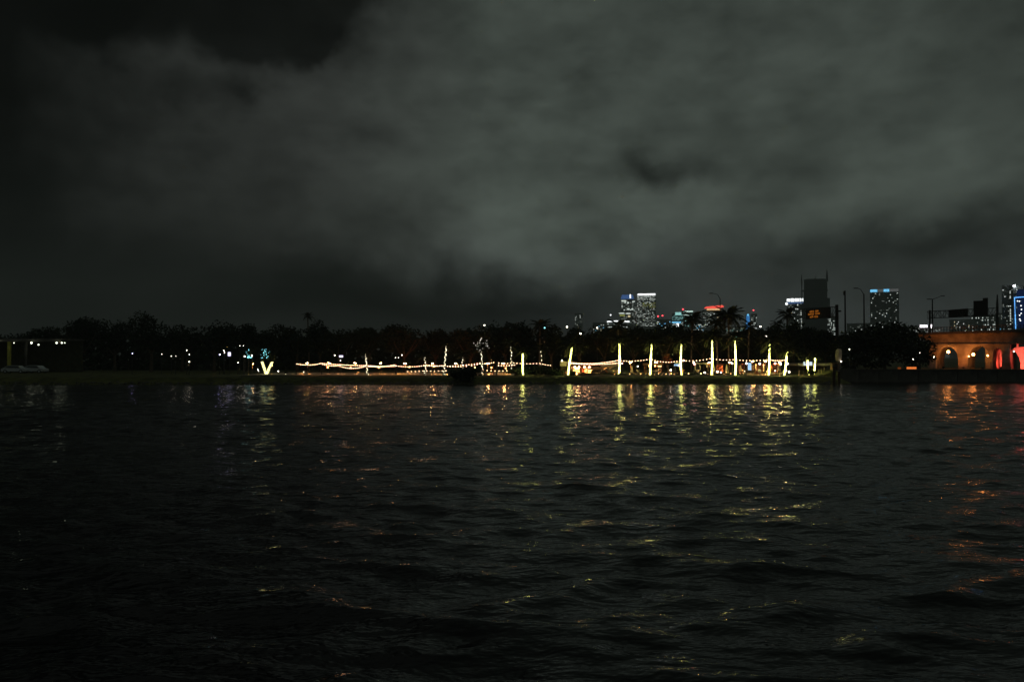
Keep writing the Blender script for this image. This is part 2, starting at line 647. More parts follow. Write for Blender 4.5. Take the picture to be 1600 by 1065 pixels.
# ------------------------------------------------------------------ vegetation
def leaf_cloud(mb, c, rx, ry, rz_, n, size, rnd, lobes=9, shell=0.55):
    """leaf clumps spread through uneven lobes of a crown"""
    L = []
    for i in range(lobes):
        an = rnd.uniform(0, 6.283)
        rad = rnd.uniform(0.15, 0.72)
        L.append((c[0] + math.cos(an) * rx * rad, c[1] + math.sin(an) * ry * rad,
                  c[2] + rnd.uniform(-0.6, 0.62) * rz_ * (1.1 - 0.5 * rad), rnd.uniform(0.34, 0.55)))
    for i in range(n):
        l = L[i % lobes]
        d = Vector((rnd.gauss(0, 1), rnd.gauss(0, 1), rnd.gauss(0, 1))).normalized()
        q = (shell + (1 - shell) * rnd.random()) * (1 + 0.25 * max(0, rnd.gauss(0, 0.5)))
        p = Vector((l[0] + d.x * rx * l[3] * q, l[1] + d.y * ry * l[3] * q, l[2] + d.z * rz_ * l[3] * 1.15 * q))
        s = size * rnd.uniform(0.5, 1.25)
        a = Vector((rnd.gauss(0, 1), rnd.gauss(0, 1), rnd.gauss(0, 0.7))).normalized()
        b = a.cross(Vector((rnd.gauss(0, 1), rnd.gauss(0, 1), rnd.gauss(0, 1)))).normalized()
        a *= s
        b *= s * 0.6
        mb.add([p - a, p - b * 0.9, p + a, p + b], [(0, 1, 2, 3)])


def tree(px, Y, top, halfw, label, group='trees of the dark tree line', seed=0, n=2400, name='broadleaf_tree', low=0.35, dark=True, leaf=None, size=0.3):
    rnd = random.Random(seed + int(px * 7))
    base = G(px, Y)
    ztop = P(px, top, Y).z
    h = ztop - base.z
    hw = halfw * Y / FPX
    t = thing(name, label, 'tree', base, group)
    tr = MB()
    lean = rnd.uniform(-0.3, 0.3)
    tr.tube([(0, 0, -0.2), (lean * 0.4, 0, h * 0.25), (lean, 0.1, h * 0.55)], [h * 0.035, h * 0.026, h * 0.016], 8)
    for k in range(4):
        an = k * 1.6 + rnd.random()
        tr.tube([(lean * 0.5, 0, h * 0.3), (lean + math.cos(an) * hw * 0.4, math.sin(an) * hw * 0.4, h * 0.52),
                 (lean + math.cos(an) * hw * 0.62, math.sin(an) * hw * 0.6, h * 0.7)], [h * 0.016, h * 0.01, h * 0.005], 6)
    tr.build('trunk', M['bark'], t)
    cr = MB()
    zc = h * (1 + low) / 2
    leaf_cloud(cr, (lean * 0.5, 0, zc), hw, hw * 0.85, h * (1 - low) / 2, n, size, rnd, lobes=rnd.randint(9, 14))
    cr.build('crown', leaf or (M['leaf_dark'] if dark else M['leaf']), t)
    return t


def frond_mesh(seed):
    rnd = random.Random(seed)
    mb = MB()
    n = 13
    pts = []
    for i in range(n + 1):
        s = i / n
        pts.append(Vector((s * (1 - 0.12 * s), 0, 0.30 * s - 0.72 * s * s)))
    mb.tube(pts, [0.012 * (1 - 0.8 * i / n) + 0.002 for i in range(n + 1)], 3)
    for i in range(2, n + 1):
        p = pts[i]
        s = i / n
        ln = 0.34 * math.sin(math.pi * (0.12 + 0.8 * s)) + 0.05
        for sd in (-1, 1):
            tip = p + Vector((0.16 + 0.05 * rnd.random(), sd * ln * 0.8, -ln * (0.45 + 0.25 * rnd.random())))
            w = Vector((0.034, 0, 0))
            mid = (p + tip) / 2 + Vector((0, sd * 0.02, 0.03))
            mb.add([p - w, p + w, mid + w, tip, mid - w], [(0, 1, 2, 3, 4)])
    me = mb.mesh('frond')
    me.materials.append(M['frond'])
    return me


FRONDS = [frond_mesh(i) for i in range(4)]


def add_fronds(t, top, length, n, rnd, droop=0.0):
    for k in range(n):
        an = 2.399 * k + rnd.uniform(-0.2, 0.2)
        up = R(62) - R(95) * (k / n) + rnd.uniform(-0.12, 0.12) - droop
        o = place(FRONDS[k % 4], 'frond', None, t)
        o.matrix_local = (Matrix.Translation(top) @ Matrix.Rotation(an, 4, 'Z') @ Matrix.Rotation(-up, 4, 'Y')
                          @ Matrix.Diagonal((length * rnd.uniform(.85, 1.1),) * 3).to_4x4())


def helix(mb, pts, rad, pitch, tr, rnd, sides=3, seg=9):
    """string of lights wound round a trunk that follows the polyline pts"""
    L = [0]
    for a, b in zip(pts, pts[1:]):
        L.append(L[-1] + (b - a).length)
    turns = L[-1] / pitch
    n = int(turns * seg)
    out = []
    for i in range(n + 1):
        s = L[-1] * i / n
        j = 0
        while j < len(L) - 2 and s > L[j + 1]:
            j += 1
        k = (s - L[j]) / (L[j + 1] - L[j])
        c = pts[j].lerp(pts[j + 1], k)
        an = 2 * math.pi * s / pitch
        rr = rad * (1 + rnd.uniform(-0.06, 0.12))
        out.append(c + Vector((math.cos(an) * rr, math.sin(an) * rr, rnd.uniform(-.02, .02))))
    mb.tube(out, tr, sides, cap=False)


def beads(mb, pts, rad, n, r, rnd):
    for i in range(n):
        s = (i + 0.5) / n * (len(pts) - 1)
        j = min(int(s), len(pts) - 2)
        c = pts[j].lerp(pts[j + 1], s - j)
        an = i * 1.9 + rnd.uniform(-.4, .4)
        mb.ball(c + Vector((math.cos(an) * rad, -abs(math.sin(an)) * rad, rnd.uniform(-.08, .08))), r * rnd.uniform(0.75, 1.2), 5, 3)


def palm(px, py, tx, ty, Y, label, group, wrap=None, wrapfrom=None, crown=2.3, n=15, rad=0.2, nbeads=14, name='palm_tree', r=0.06, seed=1, extra=0.0, base=None):
    """palm whose trunk runs from the pixel of its foot to the pixel of its top at depth Y"""
    rnd = random.Random(seed + int(px))
    x0 = P(px, py, Y)
    g = Vector((x0.x, Y, gz(x0.x, Y)))
    top = P(tx, ty, Y) - g
    t = thing(name, label, 'palm tree', g, group)
    bend = Vector((rnd.uniform(-.12, .12), 0, 0))
    pts = [Vector((0, 0, 0)), top * 0.35 + bend, top * 0.7 + bend * 0.6, top]
    full = pts[:-1] + [top, top + Vector((0.02, 0, 0.35 + extra))]
    full[0] = Vector((0, 0, -0.3))
    MB().tube(full, [rad * 1.25, rad, rad * 0.95, rad * 0.9, rad * 0.6], 9).build('trunk', M['palm_bark'], t, smooth=True)
    add_fronds(t, full[-1], crown, n, rnd)
    wp = pts if wrapfrom is None else [pts[0].lerp(pts[-1], wrapfrom), pts[2], pts[3]]
    wb = MB()
    if wrap == 'full':
        wp[0] = wp[0] + Vector((0, 0, 0.12))
        helix(wb, wp, rad * 1.12, 0.12, 0.028, rnd)
        wb.build('light_wrap', E['wrap'], t)
    elif wrap == 'beads':
        beads(wb, wp, rad * 1.05, nbeads, r, rnd)
        wb.build('light_wrap', E['wrap_soft'], t, kind='stuff')
    return t, top


# the palms whose trunks are wound with bright lights
WG = 'palms wrapped in bright lights along the beach bar'
bright = [
    (888, 588, 894, 542, 129.5, 'leaning palm wrapped in bright lights at the left end of the beach bar'),
    (967, 589, 968, 537, 129.0, 'light wrapped palm at the right end of the bar beside the dark parasols'),
    (1016, 589, 1018, 538, 129.0, 'light wrapped palm standing in front of the orange pergola'),
    (1064.5, 589, 1064.5, 537, 129.0, 'light wrapped palm just right of the red lit tree'),
    (1112, 588, 1112.5, 531, 129.5, 'tallest light wrapped palm, between the hanging ring chair and the beige parasol'),
    (1149, 590, 1148, 532, 128.5, 'light wrapped palm directly left of the pale blue glowing panel'),
    (1201, 593, 1202, 537, 126.8, 'light wrapped palm on the orange lit sand by the water'),
    (1225.5, 590, 1230, 549, 128.5, 'short leaning light wrapped palm, just right of the lit sand'),
    (1263, 584, 1261.5, 562, 133.0, 'left one of two short wrapped palms below the low tan roof'),
    (1271, 583, 1273.5, 559, 133.0, 'right one of two short wrapped palms below the low tan roof'),
    (817, 588, 817, 552, 129.0, 'wrapped palm standing alone among the dark bushes left of the bar'),
]
for i, (a, b, c, d, Y, lab) in enumerate(bright):
    small = b - d < 40
    palm(a, b, c, d, Y, lab, WG, wrap='full', crown=1.6 if small else 2.4, n=12 if small else 16, rad=0.085 if small else 0.1, seed=i)
# the palms with sparser points of light
SG = 'slim palms dotted with points of light'
sparse = [
    (575, 589, 571.5, 553, 131, 13, 'slim palm dotted with lights where the string lights bunch together'),
    (664, 587, 664, 558, 132, 10, 'short slim palm dotted with lights over the orange lit path'),
    (694, 588, 697.5, 541, 131, 20, 'leaning slim palm dotted with lights left of the dark waterside bush'),
    (723.5, 586, 723, 558, 132, 8, 'slim palm dotted with lights right behind the dark waterside bush'),
    (753, 588, 752, 548, 131, 14, 'slim palm with lights up its trunk and all through its crown'),
    (801, 584, 798.5, 541, 133, 10, 'slim palm dotted with few lights left of the lone wrapped palm'),
    (846, 583, 846, 547, 134, 6, 'slim palm with a few faint lights over the bushes left of the bar'),
]
for i, (a, b, c, d, Y, nb, lab) in enumerate(sparse):
    t, top = palm(a, b, c, d, Y, lab, SG, wrap='beads', crown=1.7, n=12, rad=0.1, nbeads=nb, seed=40 + i, r=0.065)
    if i == 4:
        rnd = random.Random(3)
        wb = MB()
        for k in range(34):
            an = rnd.uniform(0, 6.283)
            q = rnd.uniform(0.2, 1.5)
            wb.ball(top + Vector((math.cos(an) * q, math.sin(an) * q, 1.1 + rnd.uniform(-0.9, 1.2) - 0.3 * q)), rnd.uniform(0.025, 0.05), 5, 3)
        wb.build('crown_lights', E['spark'], t, kind='stuff')

# palms seen as dark shapes against the sky
DG = 'unlit palms rising over the tree line'
for i, (px, top, Y, crown, n, lab) in enumerate([
        (1140, 497, 152, 3.4, 20, 'tall coconut palm with a wide dark crown against the city lights'),
        (1080, 501, 156, 2.6, 16, 'dark palm with a rounded crown in front of the teal lit tower'),
        (1232, 494, 158, 2.3, 14, 'dark palm rising in front of the tower with the white crown'),
        (1213, 509, 158, 1.8, 12, 'small dark palm left of the tower with the white crown'),
        (1122, 508, 150, 2.2, 14, 'dark palm with faint green fronds left of the tall coconut palm'),
        (1168, 514, 156, 2.0, 12, 'low dark palm in front of the slim blue lit tower'),
        (968, 514, 146, 2.3, 14, 'palm with brownish lit crown above the beach bar'),
        (842, 512, 160, 2.4, 14, 'dark palm left of the faint small tower'),
        (483, 496, 172, 1.3, 14, 'lone palm spike over the low tree line on the left')]):
    palm(px, 580, px + (2 if i % 2 else -2), top, Y, lab, DG, crown=crown, n=n, rad=0.17, seed=70 + i)

# broadleaf trees: those with an outline of their own, then the mass between them
shared = 'dark broadleaf tree merging into the unlit tree line'
TG = 'trees of the dark tree line'
for (px, Y, top, hw, lab) in [
        (237, 165, 487, 34, 'highest dark round tree of the left tree line'),
        (128, 168, 497, 34, 'dark spreading tree above the right end of the lit shelter'),
        (632, 160, 507, 44, 'broad dark tree over the string lights with reddish glow below'),
        (735, 158, 509, 40, 'dark round tree behind the palm with the lit crown'),
        (790, 162, 503, 26, 'dark tree right of the palm with the lit crown'),
        (1200, 155, 508, 24, 'dark tree between the blue tower and the tower with the white crown'),
        (1240, 150, 496, 24, 'tall dark tree hiding the foot of the tower with the white crown'),
        (1290, 150, 517, 28, 'dark tree under the overhead road sign')]:
    tree(px, Y, top, hw, lab, TG, n=3000)
for (px, Y, top, hw) in [(20, 178, 520, 40), (70, 172, 508, 36), (180, 172, 500, 34), (285, 168, 505, 32), (335, 166, 501, 40), (383, 170, 504, 28),
                         (425, 166, 505, 34), (465, 168, 505, 30), (500, 170, 503, 20), (530, 165, 512, 36), (572, 168, 513, 34), (680, 166, 515, 30), (765, 168, 508, 26),
                         (862, 160, 505, 28), (905, 160, 507, 32), (945, 158, 509, 30), (990, 158, 509, 34), (1035, 156, 507, 30),
                         (1060, 160, 505, 26), (1100, 158, 514, 30), (1160, 160, 516, 30), (820, 166, 503, 20), (1265, 160, 512, 22)]:
    tree(px, Y, top, hw, shared, TG, n=2400)
# the big tree on the quay, dark in front of the bridge
tree(1382, 140, 502, 66, 'huge dark spreading tree on the quay left of the bridge', None, n=7000, low=0.0, size=0.36, seed=5)
tree(1335, 138, 520, 32, 'dark bushy tree on the quay beside the boat piles', None, n=1800, low=0.0, seed=2)
tree(1437, 139, 528, 26, 'lower dark tree in front of the bridge end', None, n=1700, low=0.0, seed=9)

# far wood behind: one mass
wood = MB()
rnd = random.Random(8)
for i in range(17000):
    px = rnd.uniform(-120, 1320)
    Y = rnd.uniform(182, 196)
    top = 524 + 7 * math.sin(px * 0.031) + 5 * math.sin(px * 0.083 + 1)
    py = rnd.uniform(top, 583)
    p = P(px, py, Y)
    s = rnd.uniform(0.35, 0.9)
    a = Vector((rnd.gauss(0, 1), rnd.gauss(0, 0.4), rnd.gauss(0, 1))).normalized() * s
    b = a.cross(Vector((rnd.gauss(0, .4), 1, rnd.gauss(0, .4)))).normalized() * s * 0.7
    wood.add([p - a, p - b, p + a, p + b], [(0, 1, 2, 3)])
setting(wood.build('distant_woods', M['leaf_dark']), 'stuff')


def bush(px, Y, top, hw, label, group=None, n=700, m='hedge', size=0.2, name='bush', dz=0.0):
    rnd = random.Random(int(px * 3))
    base = G(px, Y)
    h = P(px, top, Y).z - base.z
    w = hw * Y / FPX
    t = thing(name, label, 'bush', base, group)
    mb = MB()
    for k in range(7):
        an = k * 0.9
        mb.tube([(0, 0, -0.15), (math.cos(an) * w * 0.3, math.sin(an) * w * 0.25, h * 0.35), (math.cos(an) * w * 0.55, math.sin(an) * w * 0.4, h * 0.65)], [0.05, 0.03, 0.012], 5)
    mb.build('stem', M['bark'], t)
    cr = MB()
    leaf_cloud(cr, (0, 0, h * 0.5 + dz), w, w * 0.7, h * 0.52, n, size, rnd, lobes=11, shell=0.35)
    cr.build('foliage', M[m], t)
    return t


bush(721, 118.6, 576, 24, 'wide dark bush overhanging the water left of the string lights', n=1700, m='leaf_dark')
bush(735, 128.5, 572, 28, 'dark rounded shrub behind the waterside bush', n=1300, m='leaf_dark')
bush(806, 131, 574, 22, 'greenish lit shrub at the foot of the lone wrapped palm', n=1000)
bush(845, 130.5, 573, 20, 'darkest shrub between the lone wrapped palm and the beach bar', n=1100, m='leaf_dark')
bush(833, 133, 571, 20, 'shrub with its top lit yellow green by the lone wrapped palm', n=900)
bush(865, 131, 577, 14, 'low shrub in front of the small booth', n=600)
bush(895, 129.6, 580, 8, 'small lit plant at the foot of the leaning wrapped palm', n=300)
bush(1267, 132.2, 578, 9, 'low bright lit bush between the two short wrapped palms', n=420)

# clipped low hedge along the terrace, in separate lengths
for i, (a, b, lab) in enumerate([(905, 960, 'low clipped hedge in front of the bar and its parasols'), (962, 1012, 'low clipped hedge in front of the folded tan parasol'),
                                 (1019, 1062, 'low clipped hedge in front of the red lit tree'), (1068, 1110, 'low clipped hedge in front of the hanging ring chair'),
                                 (1115, 1146, 'low clipped hedge in front of the yellowish parasol'), (1151, 1166, 'short hedge end beside the orange lit sand')]):
    x0, x1 = X(a, 128.3), X(b, 128.3)
    c = (x0 + x1) / 2
    t = thing('hedge', lab, 'hedge', (c, 128.3, gz(c, 128.3)), 'low hedges along the terrace')
    mb = MB()
    rnd = random.Random(i)
    for k in range(int((x1 - x0) * 130)):
        p = Vector((rnd.uniform(x0 - c, x1 - c), rnd.uniform(-.4, .4), rnd.uniform(0.02, 0.42) + 0.06 * math.sin(k)))
        s = rnd.uniform(0.06, 0.15)
        q = Vector((rnd.gauss(0, 1), rnd.gauss(0, 1), rnd.gauss(0, 1))).normalized() * s
        w = q.cross(Vector((rnd.gauss(0, 1), rnd.gauss(0, 1), rnd.gauss(0, 1)))).normalized() * s * 0.7
        mb.add([p - q, p - w, p + q, p + w], [(0, 1, 2, 3)])
    mb.build('foliage', M['hedge'], t)
    MB().box((0, -0.5, 0.08), (x1 - x0 - 0.1, 0.14, 0.3)).build('kerb', M['concrete'], t)

# ------------------------------------------------------------------ string lights
bulb_me = MB().ball((0, 0, -0.07), 0.05, 8, 5).mesh('bulb', True)
bulb_me.materials.append(E['bulb'])
LG = 'festoon strings of light bulbs over the beach'


def string(a, b, sag, n, label, big=True):
    A, B = P(*a), P(*b)
    t = thing('string_lights', label, 'string lights', A, LG)
    pts = []
    for i in range(25):
        s = i / 24
        p = A.lerp(B, s) - A
        p.z -= 4 * sag * s * (1 - s)
        pts.append(p)
    MB().tube(pts, 0.014, 4).build('cable', M['cable'], t)
    for i in range(n):
        s = (i + 0.5) / n
        p = A.lerp(B, s) - A
        p.z -= 4 * sag * s * (1 - s)
        o = place(bulb_me, 'bulb', None, t, loc=p)
        o.rotation_euler = (0, rng.uniform(-.2, .2), rng.random() * 6)
    return t


for s in [
    ((463, 567.5, 133), (503, 566.5, 133), 0.25, 15, 'leftmost string of bulbs, starting over the dark bank'),
    ((503, 567, 132.5), (572, 570.5, 131), 0.05, 24, 'straight upper string of bulbs over the brightest stretch of path'),
    ((503, 568, 132.5), (533, 569, 135), 0.25, 11, 'short drooping string of bulbs right of the leftmost one'),
    ((530, 571, 134), (572, 571, 131), 0.38, 14, 'lower sagging string of bulbs meeting at the left dotted palm'),
    ((572, 571, 131), (618, 569, 133), 0.18, 20, 'dense glaring string of bulbs right of the left dotted palm'),
    ((572, 570, 131), (620, 571, 130.5), 0.12, 16, 'second dense string of bulbs close beside the glaring one'),
    ((618, 570.5, 132), (664, 570, 132), 0.2, 13, 'spaced string of bulbs leading to the short slim palm'),
    ((664, 570, 132), (697, 570, 131), 0.1, 11, 'string of bulbs with reddish glow above it'),
    ((664, 569, 134), (752, 566, 131), 0.35, 21, 'long string of bulbs rising to the palm with the lit crown'),
    ((697, 571, 131), (752, 567, 131), 0.3, 13, 'string of bulbs passing above the dark waterside bush'),
    ((752, 567, 131), (773, 565, 134), 0.08, 6, 'short string of bulbs right of the palm with the lit crown'),
    ((777, 566, 132), (800, 566, 133), 0.12, 5, 'upper short string of bulbs left of the lone wrapped palm'),
    ((777, 570, 130), (806, 569, 130), 0.1, 7, 'lower short string of bulbs left of the lone wrapped palm'),
    ((800, 566, 133), (846, 566.5, 134), 0.12, 9, 'thin spaced string of bulbs behind the lone wrapped palm'),
    ((846, 567, 134), (862, 570, 136), 0.1, 4, 'last few bulbs of the string over the dark bushes'),
    ((634, 579, 129.5), (664, 578.5, 129.5), 0.06, 5, 'low hung string of bulbs left of the short slim palm'),
    ((664, 578.5, 129.5), (706, 577.5, 129.5), 0.08, 7, 'low hung string of bulbs left of the dark bush'),
    ((716, 577, 129.5), (733, 577, 129.5), 0.04, 3, 'three low bulbs showing over the dark bush'),
    ((752, 577, 129.5), (795, 578, 129.5), 0.12, 7, 'low hung string of bulbs right of the dark bush'),
    ((890, 565.5, 130), (968, 561.5, 129), 0.35, 32, 'upper dense string of bulbs along the front of the bar'),
    ((887, 566.5, 129.5), (968, 566, 129.5), 0.22, 32, 'lower dense string of bulbs along the front of the bar'),
    ((968, 562.5, 129), (1017, 560, 129), 0.18, 11, 'string of bulbs from the bar to the pergola palm'),
    ((1017, 560.5, 129), (1064, 562, 129), 0.38, 11, 'sagging string of bulbs below the red lit tree crown'),
    ((1064, 562.5, 129), (1112, 559, 129.5), 0.18, 9, 'string of bulbs above the hanging ring chair'),
    ((1112, 559.5, 129.5), (1148, 561, 128.5), 0.12, 7, 'string of bulbs above the yellowish folded parasol'),
    ((1148, 561, 128.5), (1201, 561, 127), 0.15, 10, 'string of bulbs above the pale blue glowing panel'),
    ((1202, 561.5, 127), (1227, 561.5, 128.5), 0.1, 9, 'short close set string of bulbs ending at the short leaning palm'),
]:
    string(*s)

for px, top, Y, lab in [(463, 566, 133, 'wooden post at the start of the string lights'), (503, 565, 132.5, 'wooden post where the first strings of bulbs meet'),
                        (619, 568, 133, 'wooden post at the end of the dense bulbs'), (771, 565, 134, 'reddish lit post right of the palm with the lit crown'),
                        (776, 563, 130.5, 'black post standing left of the two short strings'), (806, 566, 130, 'dark post at the edge of the green shrub')]:
    b = G(px, Y)
    h = P(px, top, Y).z - b.z
    t = thing('festoon_post', lab, 'post', b, 'posts that carry the string lights')
    MB().tube([(0, 0, -0.3), (0, 0, h)], [0.075, 0.055], 8).build('shaft', M['red_brown'] if 'reddish' in lab else M['wood_dark'], t)  # reddish light on one post put into its shaft colour
    MB().tube([(0, 0, h), (0, 0, h + 0.06)], [0.08, 0.03], 8).build('cap', M['steel'], t)

# ------------------------------------------------------------------ lamps in the park
def lamp(px, py, Y, r, mt, label, group='small lamps in the park', name='garden_lamp', n=8):
    p = P(px, py, Y)
    g = Vector((p.x, Y, gz(p.x, Y)))
    h = p.z - g.z
    t = thing(name, label, 'lamp', g, group)
    post = MB()
    post.tube([(0, 0, -0.2), (0, 0, max(0.05, h - r * 0.9))], [0.05, 0.03], 6)
    post.tube([(0, 0, -0.1), (0, 0, 0.12)], [0.12, 0.09], 8)
    post.build('post', M['steel'], t)
    MB().ball((0, 0, h), r, n, 6).build('globe', E[mt], t, smooth=True)
    return t


unl = 'pinpoint white lamp far back among the dark trees on the left'
for px, py, r, mt, lab in [
        (292, 547, 0.10, 'lamp', unl), (296, 553.5, 0.10, 'lamp_dim', unl), (268, 556, 0.09, 'lamp', unl), (275, 556, 0.07, 'lamp_dim', unl),
        (253, 553, 0.09, 'lamp_dim', unl), (350, 547.5, 0.10, 'lamp', unl), (351, 550.5, 0.09, 'lamp', unl), (375, 540, 0.09, 'lamp_dim', unl), (380.5, 540, 0.07, 'lamp_dim', unl),
        (296, 565, 0.12, 'lamp', 'lowest white lamp left of the violet lights'), (372, 566.5, 0.11, 'lamp', 'small white lamp below the teal lights'),
        (207, 552, 0.08, 'lamp_violet', 'single faint violet lamp far left in the dark trees'),
        (343.5, 553.5, 0.14, 'lamp_violet', 'left one of the violet white lamps in the dark trees'),
        (382.5, 556.5, 0.17, 'lamp', 'white lamp left below the teal lit tree'), (394, 555.5, 0.19, 'lamp', 'brightest white lamp beside the teal lit tree'),
        (403, 577, 0.10, 'lamp', 'low white lamp left of the V shaped lit tree'), (404, 579.5, 0.10, 'lamp_dim', 'ground lamp left of the V shaped lit tree'),
        (435, 579.5, 0.14, 'lamp', 'low white lamp right of the V shaped lit tree'), (425.5, 571, 0.10, 'lamp_orange', 'small orange lamp close right of the V shaped lit tree'),
        (474.5, 581, 0.09, 'lamp', 'low white lamp below the leftmost string of bulbs'), (523, 555, 0.13, 'lamp', 'white lamp above the string lights beside the violet panel'),
        (532, 563, 0.11, 'lamp', 'white lamp under the small violet panel'), (628, 554.5, 0.11, 'lamp', 'white lamp high over the right end of the dense bulbs'),
        (618, 558.5, 0.09, 'lamp', 'left one of a pair of lamps over the dense bulbs'), (622.5, 558.5, 0.09, 'lamp_dim', 'right one of a pair of lamps over the dense bulbs'),
        (1327, 545.5, 0.15, 'lamp_dim', 'white lamp high in the bushy tree on the quay'), (1325, 578, 0.09, 'lamp_dim', 'low dim lamp beneath the bushy tree on the quay'),
        (1437, 551, 0.08, 'lamp_dim', 'upper dim lamp in the tree at the bridge end'), (1426.5, 561, 0.10, 'lamp', 'lower white lamp in the tree at the bridge end'),
        (1459, 557.5, 0.14, 'lamp', 'white lamp at the left edge of the first bridge arch')]:
    Y = 139.0 if px < 500 else 131.5 if px > 1300 else 142.0
    lamp(px, py, Y, r * 0.6, mt, lab)

# added tall lamps standing in for city lights seen through the trees
for px, py, mt, lab in [(757, 508, 'lamp_dim', 'city light stand-in over the tree behind the palm with the lit crown'), (851, 512, 'lamp_teal', 'teal city light stand-in over the trees left of the faint small tower'),
                        (886, 510.5, 'lamp', 'white city light stand-in in front of the faint small tower'), (907, 521, 'lamp', 'white city light stand-in among the trees above the bar'),
                        (933, 512, 'lamp_dim', 'small white city light stand-in over the trees below the curved white roof'), (1151, 526, 'lamp_teal', 'green tinged city light stand-in below the tall coconut palm'),
                        (1143, 525, 'lamp_dim', 'pale city light stand-in just under the crown of the tall coconut palm'), (1188, 510, 'lamp', 'white city light stand-in right of the slim blue tower'),
                        (1197, 525.5, 'lamp_dim', 'dim city light stand-in low in the trees right of the slim blue tower')]:
    lamp(px, py, 141, 0.12, mt, lab, 'stand-ins for city lights among the trees', name='city_light_stand_in')

# lights of the terrace
for px, py, r, mt, lab in [
        (1048, 578, 0.15, 'lamp', 'round white lamp right of the orange lit trunk'), (1046.5, 585, 0.15, 'lamp', 'round white lamp low by the orange lit trunk'),
        (1068, 563, 0.16, 'lamp_pink', 'pink lamp touching the palm right of the red lit tree'), (1084, 566.5, 0.17, 'lamp', 'upper one of two white lamps left of the hanging ring chair'),
        (1085, 569, 0.15, 'lamp_pink', 'lower pinkish one of two lamps left of the hanging ring chair'), (1101, 582.3, 0.19, 'lamp', 'white globe lamp low beside the tallest wrapped palm'),
        (1121, 580.5, 0.15, 'lamp', 'left one of two low globes left of the yellowish parasol'), (1126.5, 581.5, 0.11, 'lamp', 'right one of two low globes left of the yellowish parasol'),
        (1144, 567.5, 0.14, 'lamp', 'warm globe high left of the palm by the blue panel'), (1166, 567.5, 0.16, 'lamp', 'white globe high left of the pale blue panel'),
        (1187, 568, 0.16, 'lamp', 'white globe high over the round white seat'), (1163, 580, 0.10, 'lamp_dim', 'dim low globe below the blue panel'),
        (1211, 567.5, 0.15, 'lamp', 'left globe of three between the last wrapped palms'), (1219.7, 568, 0.19, 'lamp', 'largest globe of three between the last wrapped palms'),
        (1230.5, 568, 0.17, 'lamp', 'globe just right of the short leaning palm'), (1211, 579, 0.10, 'lamp_dim', 'low dim globe right of the palm on the lit sand'),
        (1233, 581, 0.15, 'lamp', 'low white globe right of the short leaning palm'), (1228.5, 579, 0.10, 'lamp_dim', 'faint low globe behind the short leaning palm'),
        (938.5, 587, 0.16, 'lamp', 'white table lamp under the big dark parasol'), (968, 578.5, 0.15, 'lamp', 'white lamp on the palm at the right end of the bar'),
        (972, 567.5, 0.11, 'lamp_pink', 'small pink lamp right of the bar'), (996.5, 572, 0.11, 'lamp_dim', 'dim yellow globe left of the orange pergola'),
        (977, 585.5, 0.12, 'bulb_soft', 'warm lamp right of the dark parasols'), (1035, 584.5, 0.15, 'bulb_soft', 'warm lamp right of the pergola')]:
    lamp(px, py, 131.0 if py > 577 else 133.0, r * 0.85, mt, lab, 'globe lamps on the terrace', name='globe_lamp')
ADDED_HOODS = [  # unseen lamps added to light sand, bar walls and awning
    (395, 141, 2.0, .10, 'added hooded lamp over the dark path left of the V shaped tree'),
    (480, 138, 2.2, .16, 'added hooded lamp under the start of the string lights'), (515, 138, 2.2, .16, 'added hooded lamp under the leftmost post'),
    (555, 138, 2.2, .16, 'added hooded lamp left of the slim palm with dotted lights'), (595, 138, 2.2, .18, 'added hooded lamp below the dense bulbs'),
    (633, 137, 2.1, .2, 'added hooded lamp at the left end of the low bulbs'), (676, 137, 2.1, .2, 'added hooded lamp behind the low bulbs and the leaning palm'),
    (712, 138, 2.1, .2, 'added hooded lamp above the rounded shrub'), (762, 136, 2.1, .22, 'added hooded lamp left of the reddish post'), (787, 136, 2.1, .2, 'added hooded lamp over the sand left of the green shrub'),
    (1176, 131, 2.5, .16, 'added hooded lamp over the sand by the tripod stand'), (1196, 131, 2.5, .16, 'added hooded lamp over the sand left of the wrapped palm'),
    (902, 135.6, 1.3, .2, 'added hooded lamp under the bar roof before the left cream wall'), (921, 135.7, 1.3, .2, 'added hooded lamp under the bar roof before the right cream wall'),
    (950, 134.3, 1.25, .16, 'added hooded lamp inside the bar under the awning'), (985, 135, 2.3, .19, 'added hooded lamp behind the folded tan parasol'), (1025, 135, 2.3, .19, 'added hooded lamp behind the pergola'),
    (1108, 134, 2.3, .19, 'added hooded lamp behind the tallest wrapped palm'), (1140, 134, 2.3, .19, 'added hooded lamp behind the yellowish parasol'), (1218, 133.5, 2.3, .19, 'added hooded lamp behind the last tall palms')]
